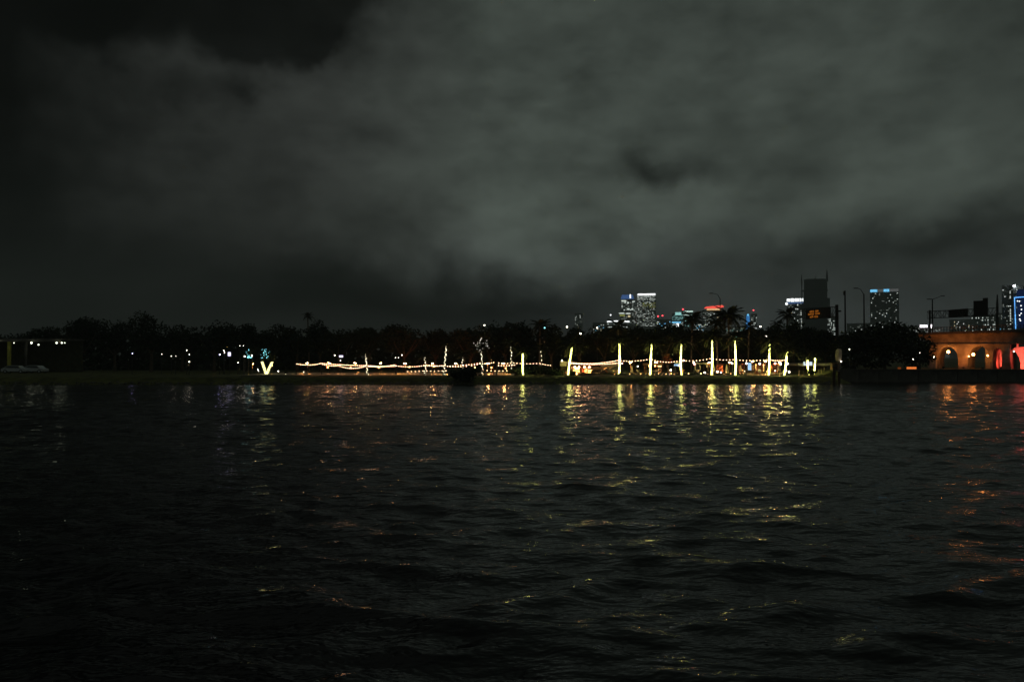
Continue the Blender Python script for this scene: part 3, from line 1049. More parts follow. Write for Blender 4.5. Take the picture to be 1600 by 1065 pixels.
for i, (px, py, near) in enumerate([(946, 586, 'under the black pointed parasol'), (960, 585, 'under the parasol at the end of the bar'), (984, 585, 'below the folded tan parasol'),
                                    (993, 586, 'left of the pergola on the terrace edge'), (1001, 585, 'close left of the pergola posts'), (1023, 585, 'inside the orange pergola'), (1029, 584, 'at the right post of the pergola'),
                                    (1041, 585.5, 'left of the orange lit trunk'), (1053, 585, 'right of the orange lit trunk'), (1076, 584.5, 'left of the hanging ring chair'), (1095, 585, 'right of the hanging ring chair'),
                                    (1106, 586, 'left of the tallest wrapped palm'), (1131, 586, 'left foot of the yellowish parasol'), (1142, 585.5, 'right foot of the yellowish parasol'), (1156, 585, 'below the parasol left of the blue panel'),
                                    (1162, 587, 'at the left edge of the lit sand'), (1196, 584, 'behind the palm on the lit sand'), (1221, 585, 'left foot of the short leaning palm'), (901, 584, 'on the counter of the bar'), (925, 585, 'in front of the right cream wall of the bar')]):
    p = P(px, py, 130.4 + (i % 3) * .7)
    g = Vector((p.x, p.y, gz(p.x, p.y)))
    t = thing('table_lantern', 'small amber lantern ' + near, 'lantern', g, 'amber lanterns on the terrace')
    h = max(.3, p.z - g.z)
    MB().tube([(0, 0, -.05), (0, 0, h - .1)], [.16, .1], 8).build('pedestal', M['wood'], t)
    MB().tube([(0, 0, h - .1), (0, 0, h + .06)], [.06, .05], 8).build('glass', E['lantern'], t)
    MB().cone((0, 0, h + .06), .09, .07, 8).build('lid', M['steel'], t)
# added orange lamps that brighten the path and the sand
for px, Y, top, r, lab in [
        (512, 146, 574, 0.10, 'added orange path lamp under the leftmost strings of bulbs'), (548, 147, 574, 0.10, 'added orange path lamp under the upper straight string'), (592, 147, 574, 0.10, 'added orange path lamp under the dense bulbs'),
        (640, 145, 573, 0.11, 'added orange path lamp left of the short slim palm'), (678, 145, 572, 0.11, 'added orange path lamp below the reddish glow'), (742, 145, 574, 0.10, 'added orange path lamp right behind the dark bush'),
        (768, 147, 574, 0.1, 'added orange path lamp beside the reddish post'), (790, 150, 575, 0.09, 'added orange path lamp behind the green shrub')]:
    lamp(px, top, Y, r, 'lamp_orange', lab, 'added orange path lamps', name='added_path_lamp')
# added lamps, hidden from view: the hood throws the light down on the sand
def hooded(px, Y, h, rad, mt, label):
    g = G(px, Y)
    t = thing('added_downlight', label, 'lamp', g, 'added downlights that brighten the sand')
    MB().tube([(0, 0.12, -0.2), (0, 0.12, h), (0, 0, h + .12)], [0.05, 0.04, 0.03], 6).build('post', M['wood_dark'], t)
    hd = MB().tube([(0, 0, h - 0.16), (0, 0, h + .1)], [rad * 1.5, rad * .5], 12).build('hood', M['steel'], t)
    MB().tube([(0, 0, h - .17), (0, 0, h - .19)], rad * 1.1, 10).build('lens', E[mt], hd)


for px, Y, h, rad, lab in ADDED_HOODS:
    hooded(px, Y, h, rad, 'added_hood', lab)
# low light at the waterline on the left
lp = P(393, 602, 116.2)
t = thing('dock_light', 'low orange light at the waterline on the left bank', 'lamp', lp)
MB().box((0, 0.18, 0.0), (2.2, 0.16, 0.3)).build('housing', M['steel'], t)
MB().box((0, 0.05, 0.03), (2.0, 0.06, 0.12)).build('lens', glow('dock_lens', (1.0, 0.27, 0.09), 3.0), t)

# violet and blue panels
for px, py, w, h, Y, mt, lab in [(358.5, 553, 4.5, 6, 139, 'lamp_violet', 'violet white lit board in the dark trees on the left'), (533, 556.5, 6, 3, 142, 'lamp_violet', 'small violet lit board above the string lights')]:
    p = P(px, py, Y)
    g = Vector((p.x, Y, gz(p.x, Y)))
    t = thing('lit_board', lab, 'sign', g)
    MB().tube([(0, 0.08, -0.2), (0, 0.08, p.z - g.z)], 0.04, 6).build('post', M['steel'], t)
    k = Y / FPX
    MB().box((0, 0.04, p.z - g.z), (w * k * 1.15, 0.06, h * k * 1.15)).build('frame', M['steel'], t)
    MB().box((0, 0, p.z - g.z), (w * k, 0.03, h * k)).build('lit_face', glow('violet_face', (0.75, 0.7, 1.0), 1.8), t)

# V shaped tree wound with light
g = G(417, 137)
t = thing('wrapped_tree', 'V shaped tree with two trunks wound in pale yellow lights', 'tree', g)
rnd = random.Random(4)
k = 137 / FPX
arms = [[Vector((-0.08, 0, 0)), Vector((-0.35, 0, 0.9)), Vector((-0.85, 0.1, 2.25))], [Vector((0.08, 0, 0)), Vector((0.35, 0, 1.0)), Vector((0.95, 0, 2.2))]]
for a in arms:
    MB().tube([a[0] - Vector((0, 0, 0.3))] + a[1:] + [a[-1] * 1.35], [0.2, 0.16, 0.13, 0.06], 8).build('trunk', M['bark'], t)
    wb = MB()
    helix(wb, a, 0.18, 0.13, 0.055, rnd)
    wb.build('light_wrap', E['v_wrap'], t)
MB().ball((0, 0, 0.25), 0.34, 10, 6, 0.8).build('wrapped_base', E['v_wrap'], t)
cr = MB()
leaf_cloud(cr, (0.1, 0, 3.6), 1.5, 1.3, 1.1, 800, 0.22, rnd)
cr.build('crown', M['leaf_dark'], t)
wb = MB()
for i in range(28):
    an = rnd.uniform(0, 6.283)
    q = rnd.uniform(0.1, 1.25)
    wb.ball((0.05 + math.cos(an) * q, -abs(math.sin(an)) * q - 0.3, 3.6 + rnd.uniform(-0.7, 0.8)), rnd.uniform(0.025, 0.055), 5, 3)
wb.build('crown_lights', E['lamp_teal'], t, kind='stuff')
# teal lit tree next to it
g = G(388, 139.5)
t = thing('wrapped_tree', 'young tree with a thin line of teal lights left of the V tree', 'tree', g)
MB().tube([(0, 0, -0.2), (0.1, 0, 2.2), (-0.1, 0, 4.4)], [0.12, 0.08, 0.04], 7).build('trunk', M['bark'], t)
cr = MB()
leaf_cloud(cr, (0, 0, 4.2), 1.1, 1.0, 1.2, 600, 0.22, rnd)
cr.build('crown', M['leaf_dark'], t)
wb = MB()
for i in range(26):
    wb.ball((rnd.uniform(-.12, .12) + 0.18 * math.sin(i * .3), -0.25, 3.0 + i * 0.055), rnd.uniform(.03, .05), 5, 3)
for i in range(14):
    wb.ball((rnd.uniform(-.1, .7), -0.25, 3.0 + rnd.uniform(-.15, .15)), rnd.uniform(.04, .06), 5, 3)
wb.build('light_wrap', E['lamp_teal'], t, kind='stuff')
# little cone shrub, lit yellow
g = G(447, 137)
t = thing('conical_shrub', 'small conical shrub lit yellow right of the V tree', 'bush', g)
MB().tube([(0, 0, -.1), (0, 0, 1.3)], [0.05, 0.02], 6).build('stem', M['bark'], t)
cr = MB()
for i in range(420):
    h = rnd.random()
    rr = 0.28 * (1 - h) * rnd.uniform(.5, 1) + 0.03
    an = rnd.uniform(0, 6.283)
    p = Vector((math.cos(an) * rr, math.sin(an) * rr, 0.15 + h * 1.25))
    q = Vector((rnd.gauss(0, 1), rnd.gauss(0, 1), rnd.gauss(0, 1))).normalized() * 0.06
    w = q.cross(Vector((0, .3, 1))).normalized() * 0.04
    cr.add([p - q, p - w, p + q, p + w], [(0, 1, 2, 3)])
cr.build('foliage', M['leaf'], t)
MB().ball((0.1, -0.55, 0.1), 0.07, 6, 4).build('uplight', E['wrap_soft'], t)

# ------------------------------------------------------------------ shelter with vehicles far left
Ys = 158.0
k = Ys / FPX
zg = gz(-80, Ys)
c0 = P(50, 531, Ys)
sh = thing('boat_shelter', 'long low flat roofed shelter with white ceiling lights on the far left', 'building', (c0.x, Ys, zg))
hz = c0.z - zg
MB().box((-2.2, 3, hz + 0.1), (17.5, 8.5, 0.3)).build('roof', M['concrete_dark'], sh)
MB().box((-2.2, -1.3, hz - 0.1), (17.5, 0.12, 0.5)).build('fascia', M['concrete_dark'], sh)
MB().box((-2.2, 7.0, hz / 2), (17.2, 0.2, hz)).build('back_wall', mat('shelter_wall', (0.07, 0.07, 0.04), 0.85, 0.2, 1), sh)
for px in (-20, 18, 44):
    MB().box(((px - 50) * k, -0.6, hz / 2), (0.55 if px == 18 else 0.35, 0.4, hz)).build('column', mat('yellow_column', (0.5, 0.48, 0.10), 0.8, 0.15, 2) if px == 18 else M['concrete_dark'], sh)
shelter_glow = glow('shelter_light', (0.9, 1.0, 0.72), 5)
for px, r_ in ((5, .2), (57, .17), (68, .13), (96, .16), (104, .14), (108.5, .09), (30, .08)):
    lt = MB().ball(((px - 50) * k, -1.6, hz - 0.45 - (0.5 if px == 68 else 0.15)), r_, 8, 5)
    o = lt.build('ceiling_light', shelter_glow, sh)


def car(px, Y, label, rz):
    g = G(px, Y)
    t = thing('parked_car', label, 'car', g, 'pale cars parked before the shelter', rz)
    prof = [(-2.1, 0.35), (2.1, 0.35), (2.15, 0.75), (1.5, 0.92), (0.9, 1.42), (-0.9, 1.46), (-1.75, 0.98), (-2.12, 0.85)]
    MB().prism(prof, -0.85, 0.85).build('body', M['car'], t)
    MB().prism([(-1.5, 0.99), (1.25, 0.96), (0.8, 1.36), (-0.85, 1.40)], -0.862, 0.862).build('side_window', M['glass'], t)
    for wx in (-1.35, 1.35):
        for wy in (-0.8, 0.8):
            w = MB().tube([(wx, wy - 0.11, 0.33), (wx, wy + 0.11, 0.33)], 0.33, 12).build('wheel', M['rubber'], t)
            MB().tube([(wx, wy - 0.115, 0.33), (wx, wy + 0.115, 0.33)], 0.19, 8).build('rim', M['car'], w)
    for wx in (-2.11, 2.12):
        for wy in (-0.6, 0.6):
            MB().box((wx, wy, 0.72), (0.06, 0.3, 0.12)).build('headlight' if wx > 0 else 'tail_light', M['white'] if wx > 0 else M['red_brown'], t)


car(24, 151, 'pale car parked in front of the yellow column of the shelter', R(8))
car(56, 152.5, 'pale car half hidden in the dark right of the yellow column', R(-5))

# ------------------------------------------------------------------ beach bar
Yb = 134.0
kb = Yb / FPX
gb = G(925, Yb)


def bx(px):
    return (px - 925) * kb


def bz(py):
    return P(925, py, Yb).z - gb.z


bar = thing('beach_bar', 'warm lit beach bar with cream walls and flat dark roof', 'building', gb)
MB().box((bx(913), 1.4, bz(570.5)), (6.2, 4.2, 0.35)).build('roof', M['wood_dark'], bar)
MB().box((bx(901.5), 2.6, bz(580) ), (bx(908) - bx(895), 0.15, 1.9)).build('wall_panel', M['plaster'], bar)
MB().box((bx(921), 2.7, bz(580)), (bx(928) - bx(916), 0.15, 1.9)).build('wall_panel', M['plaster'], bar)
MB().box((bx(912.5), 2.4, bz(580.5)), (0.62, 0.1, 1.75)).build('door', M['red_brown'], bar)
for px in (894.5, 909, 917.5, 930):
    MB().box((bx(px), -0.4, bz(578.5)), (0.12, 0.12, 1.75)).build('roof_post', M['wood_dark'], bar)
MB().box((bx(905), -0.1, bz(585.6)), (2.0, 0.6, 0.6)).build('counter', M['plaster'], bar)
MB().box((bx(905), -0.1, bz(582.3)), (2.2, 0.75, 0.08)).build('counter_top', M['wood'], bar)
for px, y in ((899, 1.2), (906, 1.6), (914, 1.0), (922, 1.3)):
    o = MB().ball((bx(px), y, bz(573.3)), 0.12, 8, 5).build('ceiling_lamp', E['bulb_soft'], bar)

# small booth left of the bar
g = G(880, 132)
bo = thing('ticket_booth', 'small square booth with lit tan top left of the bar', 'booth', g)
k2 = 132 / FPX
MB().box((0, 0, 0.75), (0.95, 0.9, 1.5)).build('cabinet', M['wood_dark'], bo)
MB().box((0, 0, P(880, 568, 132).z - g.z), (1.1, 1.05, 0.75)).build('upper_box', M['canvas'], bo)
MB().cone((-0.2, 0, P(880, 564.5, 132).z - g.z), 0.18, 0.3, 8).build('roof_lamp', E['wrap_soft'], bo)
MB().tube([(-0.25, 0.3, 1.9), (-0.2, 0.3, 4.2)], 0.02, 5).build('mast', M['steel'], bo)

# awning that slopes up to the palm
g = G(953, 133.5)
aw = thing('awning', 'sloping beige awning at the right end of the bar', 'awning', g)
k2 = 133.5 / FPX
za, zb = P(938, 572.5, 133.5).z - g.z, P(968, 568.5, 133.5).z - g.z
MB().add([(-1.6, -0.9, za), (1.6, -0.9, zb - .25), (1.6, 1.5, zb + .2), (-1.6, 1.5, za + .3), (-1.6, -0.9, za + .05), (1.6, -0.9, zb - .2), (1.6, 1.5, zb + .25), (-1.6, 1.5, za + .35)],
         [(0, 3, 2, 1), (4, 5, 6, 7), (0, 1, 5, 4), (1, 2, 6, 5), (2, 3, 7, 6), (3, 0, 4, 7)]).build('canopy', M['canvas'], aw)
for px_, y_ in ((-1.5, -.8), (1.5, -.8), (-1.5, 1.4), (1.5, 1.4)):
    MB().tube([(px_, y_, -.1), (px_, y_, (za if px_ < 0 else zb - .25) + (.15 if y_ > 0 else 0))], 0.04, 6).build('pole', M['steel'], aw)
MB().box((0, 1.55, 1.0), (3.0, 0.08, 1.7)).build('back_cloth', M['plaster'], aw)


def parasol(px, Y, peak, edge, hw, m, label):
    g = G(px, Y)
    zt, ze = P(px, peak, Y).z - g.z, P(px, edge, Y).z - g.z
    w = hw * Y / FPX
    t = thing('open_parasol', label, 'parasol', g, 'open parasols by the bar')
    MB().tube([(0, 0, -0.1), (0, 0, zt)], 0.035, 7).build('pole', M['wood'], t)
    mb = MB()
    n = 8
    vs = [(0, 0, zt)]
    for i in range(n):
        an = 2 * math.pi * (i + .5) / n
        vs.append((math.cos(an) * w, math.sin(an) * w, ze))
    for i in range(n):
        an = 2 * math.pi * (i + .5) / n
        vs.append((math.cos(an) * w, math.sin(an) * w, ze - 0.14))
    vs.append((0, 0, zt - 0.06))
    fs = [(0, 1 + i, 1 + (i + 1) % n) for i in range(n)] + [(1 + i, 1 + n + i, 1 + n + (i + 1) % n, 1 + (i + 1) % n) for i in range(n)]
    fs += [(2 * n + 1, 1 + n + (i + 1) % n, 1 + n + i) for i in range(n)]
    mb.add(vs, fs).build('canopy', M[m], t)
    for i in range(n):
        an = 2 * math.pi * (i + .5) / n
        MB().tube([(0, 0, zt - .35), (math.cos(an) * w * .93, math.sin(an) * w * .93, ze - .02)], 0.012, 4).build('rib', M['wood'], t)
    MB().tube([(0, 0, -0.02), (0, 0, 0.1)], [0.3, 0.22], 10).build('foot', M['concrete_dark'], t)


parasol(930, 132.5, 571.5, 575.5, 13, 'wood', 'wide brown lit parasol under the string lights of the bar')
parasol(938, 131.8, 576, 580, 10, 'canvas_dark', 'low brownish parasol between the brown one and the black one')
parasol(949, 130.8, 574, 581.5, 12.5, 'canvas_dark', 'black pointed parasol with a white lamp beneath it')
parasol(962, 131.2, 571, 576.5, 10, 'canvas_dark', 'black parasol touching the palm at the end of the bar')


def folded(px, Y, top, bot, m, label, w=0.2):
    g = G(px, Y)
    zt, zb = P(px, top, Y).z - g.z, P(px, bot, Y).z - g.z
    t = thing('folded_parasol', label, 'parasol', g, 'folded parasols on the terrace')
    MB().tube([(0, 0, -.1), (0, 0, zt + .08)], 0.03, 6).build('pole', M['wood'], t)
    mb = MB()
    n = 10
    pts = [(zt, .03), (zt - .25 * (zt - zb), w * .55), (zt - .7 * (zt - zb), w * .9), (zb, w)]
    vs, fs = [], []
    for z_, r_ in pts:
        for i in range(n):
            an = 2 * math.pi * i / n
            q = r_ * (1 if i % 2 else .72)
            vs.append((math.cos(an) * q, math.sin(an) * q, z_))
    for j in range(len(pts) - 1):
        for i in range(n):
            fs.append((j * n + i, (j + 1) * n + i, (j + 1) * n + (i + 1) % n, j * n + (i + 1) % n))
    mb.add(vs, fs).build('canopy', M[m], t)
    MB().tube([(0, 0, -0.02), (0, 0, 0.1)], [0.28, 0.2], 10).build('foot', M['concrete_dark'], t)


for a in [(987, 132, 571, 582, 'canvas', 'folded tan parasol left of the yellow globe', .26), (994.5, 132, 572, 580, 'canvas_dark', 'thin greyish folded parasol beside the yellow globe', .12),
          (1115.5, 131.5, 570, 580, 'canvas', 'slim folded parasol touching the tallest wrapped palm', .14), (1135.5, 130.5, 569, 584, 'canvas', 'yellowish folded parasol standing free between two wrapped palms', .3),
          (1157, 131, 569, 580, 'canvas', 'folded tan parasol left of the blue panel', .2), (1176, 132, 568, 579, 'canvas', 'first folded parasol right of the blue panel', .13),
          (1181, 131.5, 568, 579, 'canvas', 'second folded parasol right of the blue panel, pinkish', .18), (1193, 131.5, 568.5, 580, 'canvas', 'folded parasol right of the round white seat', .18),
          (1205.5, 131, 569.5, 578.5, 'orange', 'folded orange parasol right of the palm on the sand', .22), (1215.5, 132, 568.5, 579, 'canvas', 'folded olive tan parasol between the globes', .2),
          (1248.5, 133, 578, 586, 'canvas', 'short folded parasol left of the two short palms', .12)]:
    folded(*a)

# pergola
g = G(1018, 133)
pg = thing('pergola', 'orange lit wooden pergola behind a wrapped palm', 'pergola', g)
k2 = 133 / FPX
zt = P(1018, 570, 133).z - g.z
for x_ in (-1.05, 1.35):
    for y_ in (-.9, .9):
        MB().box((x_, y_, zt / 2 - .05), (.11, .11, zt)).build('post', M['wood'], pg)
for y_ in (-.9, .9):
    MB().box((0.15, y_, zt + .08), (3.0, .1, .2)).build('beam', M['wood'], pg)
for i in range(9):
    MB().box((-1.2 + i * .34, 0, zt + .27), (.08, 2.4, .14)).build('rafter', M['wood'], pg)
MB().box((0.2, .2, .75), (2.0, .8, .06)).build('bench_top', M['white'], pg)
for i in range(2):
    MB().ball((-.4 + i, .1, zt - .15), .1, 8, 5).build('lamp', E['lamp_orange'], pg)
g = G(1031, 131.5)
t = thing('lamp_stand', 'thin T shaped lamp stand right of the pergola', 'lamp', g)
h = P(1031, 572, 131.5).z - g.z
MB().tube([(0, 0, -.1), (0, 0, h)], .03, 6).build('pole', M['steel'], t)
MB().box((-.05, 0, h), (.62, .14, .12)).build('lamp_bar', glow('stand_lamp', (1, .6, .25), 4), t)

# red lit tree with its lamps
t = tree(1045, 132.5, 551.5, 8, 'small tree with its crown lit red and trunk lit orange', None, n=900, low=0.55, dark=False, name='red_lit_tree', size=0.13, leaf=mat('red_lit_leaf', (0.16, 0.06, 0.03), .7, .4, 2))  # leaf colour reddened to carry the red light on the crown
zt = P(1045, 553, 132.5).z - t.location.z
lt = MB().tube([(0.2, -.7, 0), (0.2, -.7, .25)], [.12, .09], 8).build('uplight', M['steel'], t)
MB().ball((.2, -.7, .3), .1, 6, 4).build('lens', E['lamp_orange'], lt)
sp = bpy.data.lights.new('red_uplight', 'SPOT')
sp.energy = 420
sp.color = (1, .08, .02)
sp.spot_size = R(34)
sp.shadow_soft_size = .1
so = bpy.data.objects.new('red_uplight', sp)
COL.objects.link(so)
so.parent = t
so.location = (-.1, -1.2, 0.9)
so.rotation_euler = (R(163), 0, 0)

# seating and odds and ends on the terrace
g = G(1059, 132)
t = thing('bar_canopy', 'small white and blue lit canopy left of a wrapped palm', 'canopy', g)
z1 = P(1059, 568, 132).z - g.z
MB().add([(-.55, -.6, z1), (.55, -.6, z1), (.55, .6, z1), (-.55, .6, z1), (0, 0, z1 + .35)], [(0, 1, 4), (1, 2, 4), (2, 3, 4), (3, 0, 4), (3, 2, 1, 0)]).build('roof', M['white'], t)
MB().box((0, 0, z1 - .22), (1.0, 1.0, .3)).build('valance', E['panel_blue'], t)
for x_ in (-.5, .5):
    for y_ in (-.5, .5):
        MB().tube([(x_, y_, -.1), (x_, y_, z1)], .03, 6).build('pole', M['steel'], t)
MB().ball((0, -.7, z1 - .3), .16, 8, 5).build('lamp', E['panel_white'], t)


def lounge(px, Y, m, label, rz, w=1.5):
    g = G(px, Y)
    t = thing('lounge_chair', label, 'chair', g, 'lounge chairs on the terrace', rz)
    MB().box((0, 0, .34), (w, .62, .12)).build('seat', M[m], t)
    MB().add([(-w / 2, .25, .4), (-w / 2 + .1, .25, .4), (-w / 2 - .3, .25, 1.0), (-w / 2 - .4, .25, 1.0), (-w / 2, -.3, .4), (-w / 2 + .1, -.3, .4), (-w / 2 - .3, -.3, 1.0), (-w / 2 - .4, -.3, 1.0)],
             [(0, 1, 2, 3), (7, 6, 5, 4), (0, 4, 5, 1), (1, 5, 6, 2), (2, 6, 7, 3), (3, 7, 4, 0)]).build('backrest', M[m], t)
    for x_ in (-w / 2 + .1, w / 2 - .1):
        for y_ in (-.25, .25):
            MB().box((x_, y_, .14), (.06, .06, .3)).build('leg', M['wood_dark'], t)


lounge(1059, 130.4, 'orange', 'orange lounge chair beside the palm right of the red lit tree', R(200))
lounge(1170, 130, 'canvas', 'tan lounge chair below the blue panel', R(5))
lounge(1192, 130.3, 'canvas', 'cream lounge chair right of the round white seat', R(175), 1.1)
lounge(1208, 130.6, 'white', 'white lounge chair right of the palm on the sand', R(10), 1.2)
lounge(1217, 130.2, 'canvas', 'tan lounge chair between the last two tall wrapped palms', R(170), 1.0)
lounge(990, 130.8, 'canvas', 'tan lounge chair below the folded tan parasol', R(170), 1.2)
lounge(1004, 130.8, 'canvas', 'tan lounge chair left of the pergola', R(8), 1.4)
lounge(915, 131, 'wood', 'brown lounge chair in front of the bar door', R(3), 1.2)
lounge(932, 131, 'canvas', 'tan lounge chair under the brown parasol', R(183), 1.2)
lounge(955, 129.8, 'orange', 'orange lounge chair beneath the black pointed parasol', R(5), 1.3)

# hanging ring chair
g = G(1090, 131.5)
t = thing('ring_chair', 'hanging wicker ring chair right of the two stacked lamps', 'chair', g)
zc = P(1090, 574, 131.5).z - g.z
ring = [(math.cos(a) * .42, 0, zc + math.sin(a) * .68) for a in [i * 2 * math.pi / 20 for i in range(21)]]
MB().tube(ring, .07, 6).build('ring', M['canvas'], t)
MB().ball((0, .05, zc - .45), .34, 8, 5, .5).build('cushion', M['canvas'], t)
MB().tube([(0, .5, -.1), (0, .55, zc + .9), (0, .3, zc + 1.05), (0, 0, zc + .9), (0, 0, zc + .68)], .035, 6).build('stand', M['steel'], t)
g = G(1099, 132.5)
t = thing('cabana', 'tan cloth cabana corner right of the hanging ring chair', 'cabana', g)
z1 = P(1099, 567.5, 132.5).z - g.z
MB().box((-.3, 0, z1), (1.9, 1.6, .1)).build('roof', M['canvas'], t)
MB().prism([(.15, z1 - .05), (.6, z1 - .05), (.5, z1 - .7), (.35, z1 - .7)], -.8, -.72).build('curtain', M['canvas'], t)
for x_ in (-1.15, .58):
    MB().box((x_, -.7, z1 / 2), (.07, .07, z1)).build('post', M['wood_dark'], t)

# red brown cabana behind the yellowish parasol and the row behind the sand
for px, w_, lab in [(1126, 1.3, 'small reddish canopy left of the yellowish parasol'), (1160, 1.2, 'dark red cabana behind the parasol left of the blue panel'), (1187, 1.5, 'dark cabana behind the round white seat'), (1210, 1.5, 'dark cabana between the last two tall wrapped palms')]:
    g = G(px, 134.5)
    t = thing('cabana', lab, 'cabana', g, 'dark cabanas at the back of the terrace')
    z1 = P(px, 569.5, 134.5).z - g.z
    MB().add([(-w_ / 2, -.7, z1), (w_ / 2, -.7, z1), (w_ / 2, .7, z1), (-w_ / 2, .7, z1), (0, 0, z1 + .3)], [(0, 1, 4), (1, 2, 4), (2, 3, 4), (3, 0, 4), (3, 2, 1, 0)]).build('roof', M['red_brown'], t)
    MB().box((0, .65, z1 / 2), (w_ - .1, .05, z1)).build('back_curtain', M['red_brown'], t)
    for x_ in (-w_ / 2 + .05, w_ / 2 - .05):
        MB().box((x_, -.65, z1 / 2), (.08, .08, z1)).build('post', M['wood_dark'], t)

# blue glowing panel
g = G(1171, 131.8)
t = thing('glowing_panel', 'tall pale blue glowing panel at the back of the terrace', 'panel', g)
z1, z0 = P(1171, 566.5, 131.8).z - g.z, P(1171, 578, 131.8).z - g.z
MB().box((0, .06, (z1 + z0) / 2), (.66, .08, z1 - z0 + .1)).build('frame', M['steel'], t)
MB().box((0, 0, (z1 + z0) / 2), (.56, .04, z1 - z0)).build('lit_face', E['panel_blue'], t)
for x_ in (-.25, .25):
    MB().box((x_, .06, z0 / 2 - .05), (.06, .06, z0)).build('leg', M['steel'], t)
# round white seat on tripod
g = G(1186.5, 129.5)
t = thing('round_seat', 'round white shell seat on the orange lit sand', 'chair', g)
zc = P(1186.5, 579, 129.5).z - g.z
MB().ball((0, 0, zc), .29, 12, 8).build('shell', M['white'], t, smooth=True)
MB().tube([(0, 0, 0.02), (0, 0, zc - .25)], .035, 6).build('stem', M['steel'], t)
MB().tube([(0, 0, 0.0), (0, 0, .06)], [.3, .25], 12).build('foot', M['steel'], t)
g = G(1180.5, 128.6)
t = thing('tripod_stand', 'wooden tripod stand on the orange lit sand', 'stand', g)
zc = P(1180.5, 578, 128.6).z - g.z
for an in (0.4, 2.5, 4.6):
    MB().tube([(math.cos(an) * .36, math.sin(an) * .36, -.02), (0, 0, zc)], [.035, .03], 6).build('leg', M['wood'], t)
MB().box((0, 0, zc), (.2, .2, .1)).build('head', M['wood'], t)

# low tan roofed building, banner, column, booth at the right end
g = G(1274, 137)
t = thing('low_pavilion', 'low pavilion with a long tan roof edge behind two short wrapped palms', 'building', g)
k2 = 137 / FPX
z1 = P(1274, 569.3, 137).z - g.z
MB().box((0, 2.0, z1), (6.2, 4.4, .42)).build('roof', M['canvas'], t)
for x_ in (-2.9, -1, 1, 2.9):
    MB().box((x_, .1, z1 / 2 - .1), (.16, .16, z1)).build('post', M['wood_dark'], t)
MB().box((0, 4.0, z1 / 2), (6, .15, z1)).build('back_wall', M['wood_dark'], t)
g = G(1262, 134.5)
t = thing('banner', 'white lit banner hung on the tan roof edge', 'banner', g)
z1 = P(1262, 567.8, 134.5).z - g.z
MB().box((0, 0, z1), (1.45, .05, .62)).build('cloth', glow('banner_lit', (.75, .88, 1.0), .9), t)
for x_ in (-.7, .7):
    MB().tube([(x_, .08, -.1), (x_, .08, z1 + .35)], .03, 6).build('pole', M['steel'], t)
for i, px in enumerate((1279, 1283, 1287.5)):
    g = G(px, 132.6)
    t = thing('bollard', 'thin pale bollard right of the two short wrapped palms', 'bollard', g, 'thin bollards right of the short palms')
    MB().tube([(0, 0, -.1), (0, 0, .8)], .045, 8).build('shaft', M['canvas'], t)
    MB().ball((0, 0, .82), .055, 8, 5).build('knob', M['steel'], t)
g = G(1310.5, 133)
t = thing('stone_column', 'tan lit rounded column above the brown hut by the piles', 'column', g)
za, zb = P(1310, 545, 133).z - g.z, P(1310, 563.5, 133).z - g.z
MB().tube([(0, 0, -.1), (0, 0, zb)], .35, 12).build('shaft', M['concrete_dark'], t)
MB().tube([(-.05, 0, zb), (-.05, 0, zb + .3), (.02, 0, za - .3), (.1, 0, za)], [.42, .5, .48, .3], 12).build('head', M['plaster'], t)
MB().ball((.1, -.7, zb - .1), .1, 8, 5).build('lamp', E['lamp_dim'], t)
g = G(1304, 131)
t = thing('dock_hut', 'small brown hut at the head of the boat piles', 'hut', g)
z1 = P(1304, 567, 131).z - g.z
MB().box((0, 0, z1 / 2), (1.1, 1.0, z1 - .1)).build('wall', M['wood'], t)
MB().box((0, 0, z1), (1.3, 1.2, .12)).build('roof', M['wood'], t)
MB().box((0, -.52, z1 / 2 - .2), (.5, .04, 1.3)).build('door', M['wood_dark'], t)
for px, py, Y, top, lab in [(1303, 607, 116, 572, 'left dark mooring pile standing in the water'), (1311, 604, 117, 580, 'right dark mooring pile standing in the water')]:
    p = P(px, py, Y)
    h = P(px, top, Y).z
    t = thing('mooring_pile', lab, 'pile', (p.x, Y, 0), 'mooring piles at the right bank')
    MB().tube([(0, 0, -1.5), (0, 0, h)], [.22, .19], 10).build('shaft', M['wood_dark'], t)
    MB().cone((0, 0, h), .21, .16, 10).build('cap', M['steel'], t)
for px, py, Y, w_, lab, m_ in [(1424, 575, 131.2, 15, 'orange lit barrier board on the quay under the big tree', 'dock_lens_soft'), (1405, 575.5, 131.2, 5, 'short dim orange board left of the lit barrier', 'dim')]:
    p = P(px, py, Y)
    zq = gz(p.x, Y)
    t = thing('barrier', lab, 'barrier', (p.x, Y, zq), 'boards on the quay')
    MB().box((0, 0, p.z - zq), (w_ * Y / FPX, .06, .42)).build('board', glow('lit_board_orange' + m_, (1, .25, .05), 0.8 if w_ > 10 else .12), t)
    for x_ in (-.4, .4):
        MB().box((x_ * w_ * .1, .1, (p.z - zq) / 2), (.08, .08, max(.2, p.z - zq))).build('leg', M['steel'], t)

# ------------------------------------------------------------------ bridge
Yr = 150.0
kr = Yr / FPX
zr = gz(100, Yr)
br0 = Vector((X(1500, Yr), Yr, zr))
BRZ = R(-42)
br = thing('causeway_bridge', 'concrete arched causeway bridge lit orange and red', 'bridge', br0, rz=BRZ)


def rx(px):
    """distance along the bridge front at which column px looks at it"""
    q = X(px, 1.0)
    return (q * br0.y - br0.x) / (math.cos(BRZ) - q * math.sin(BRZ))


def rz_(py, px=1520):
    return P(px, py, br0.y + rx(px) * math.sin(BRZ)).z - zr


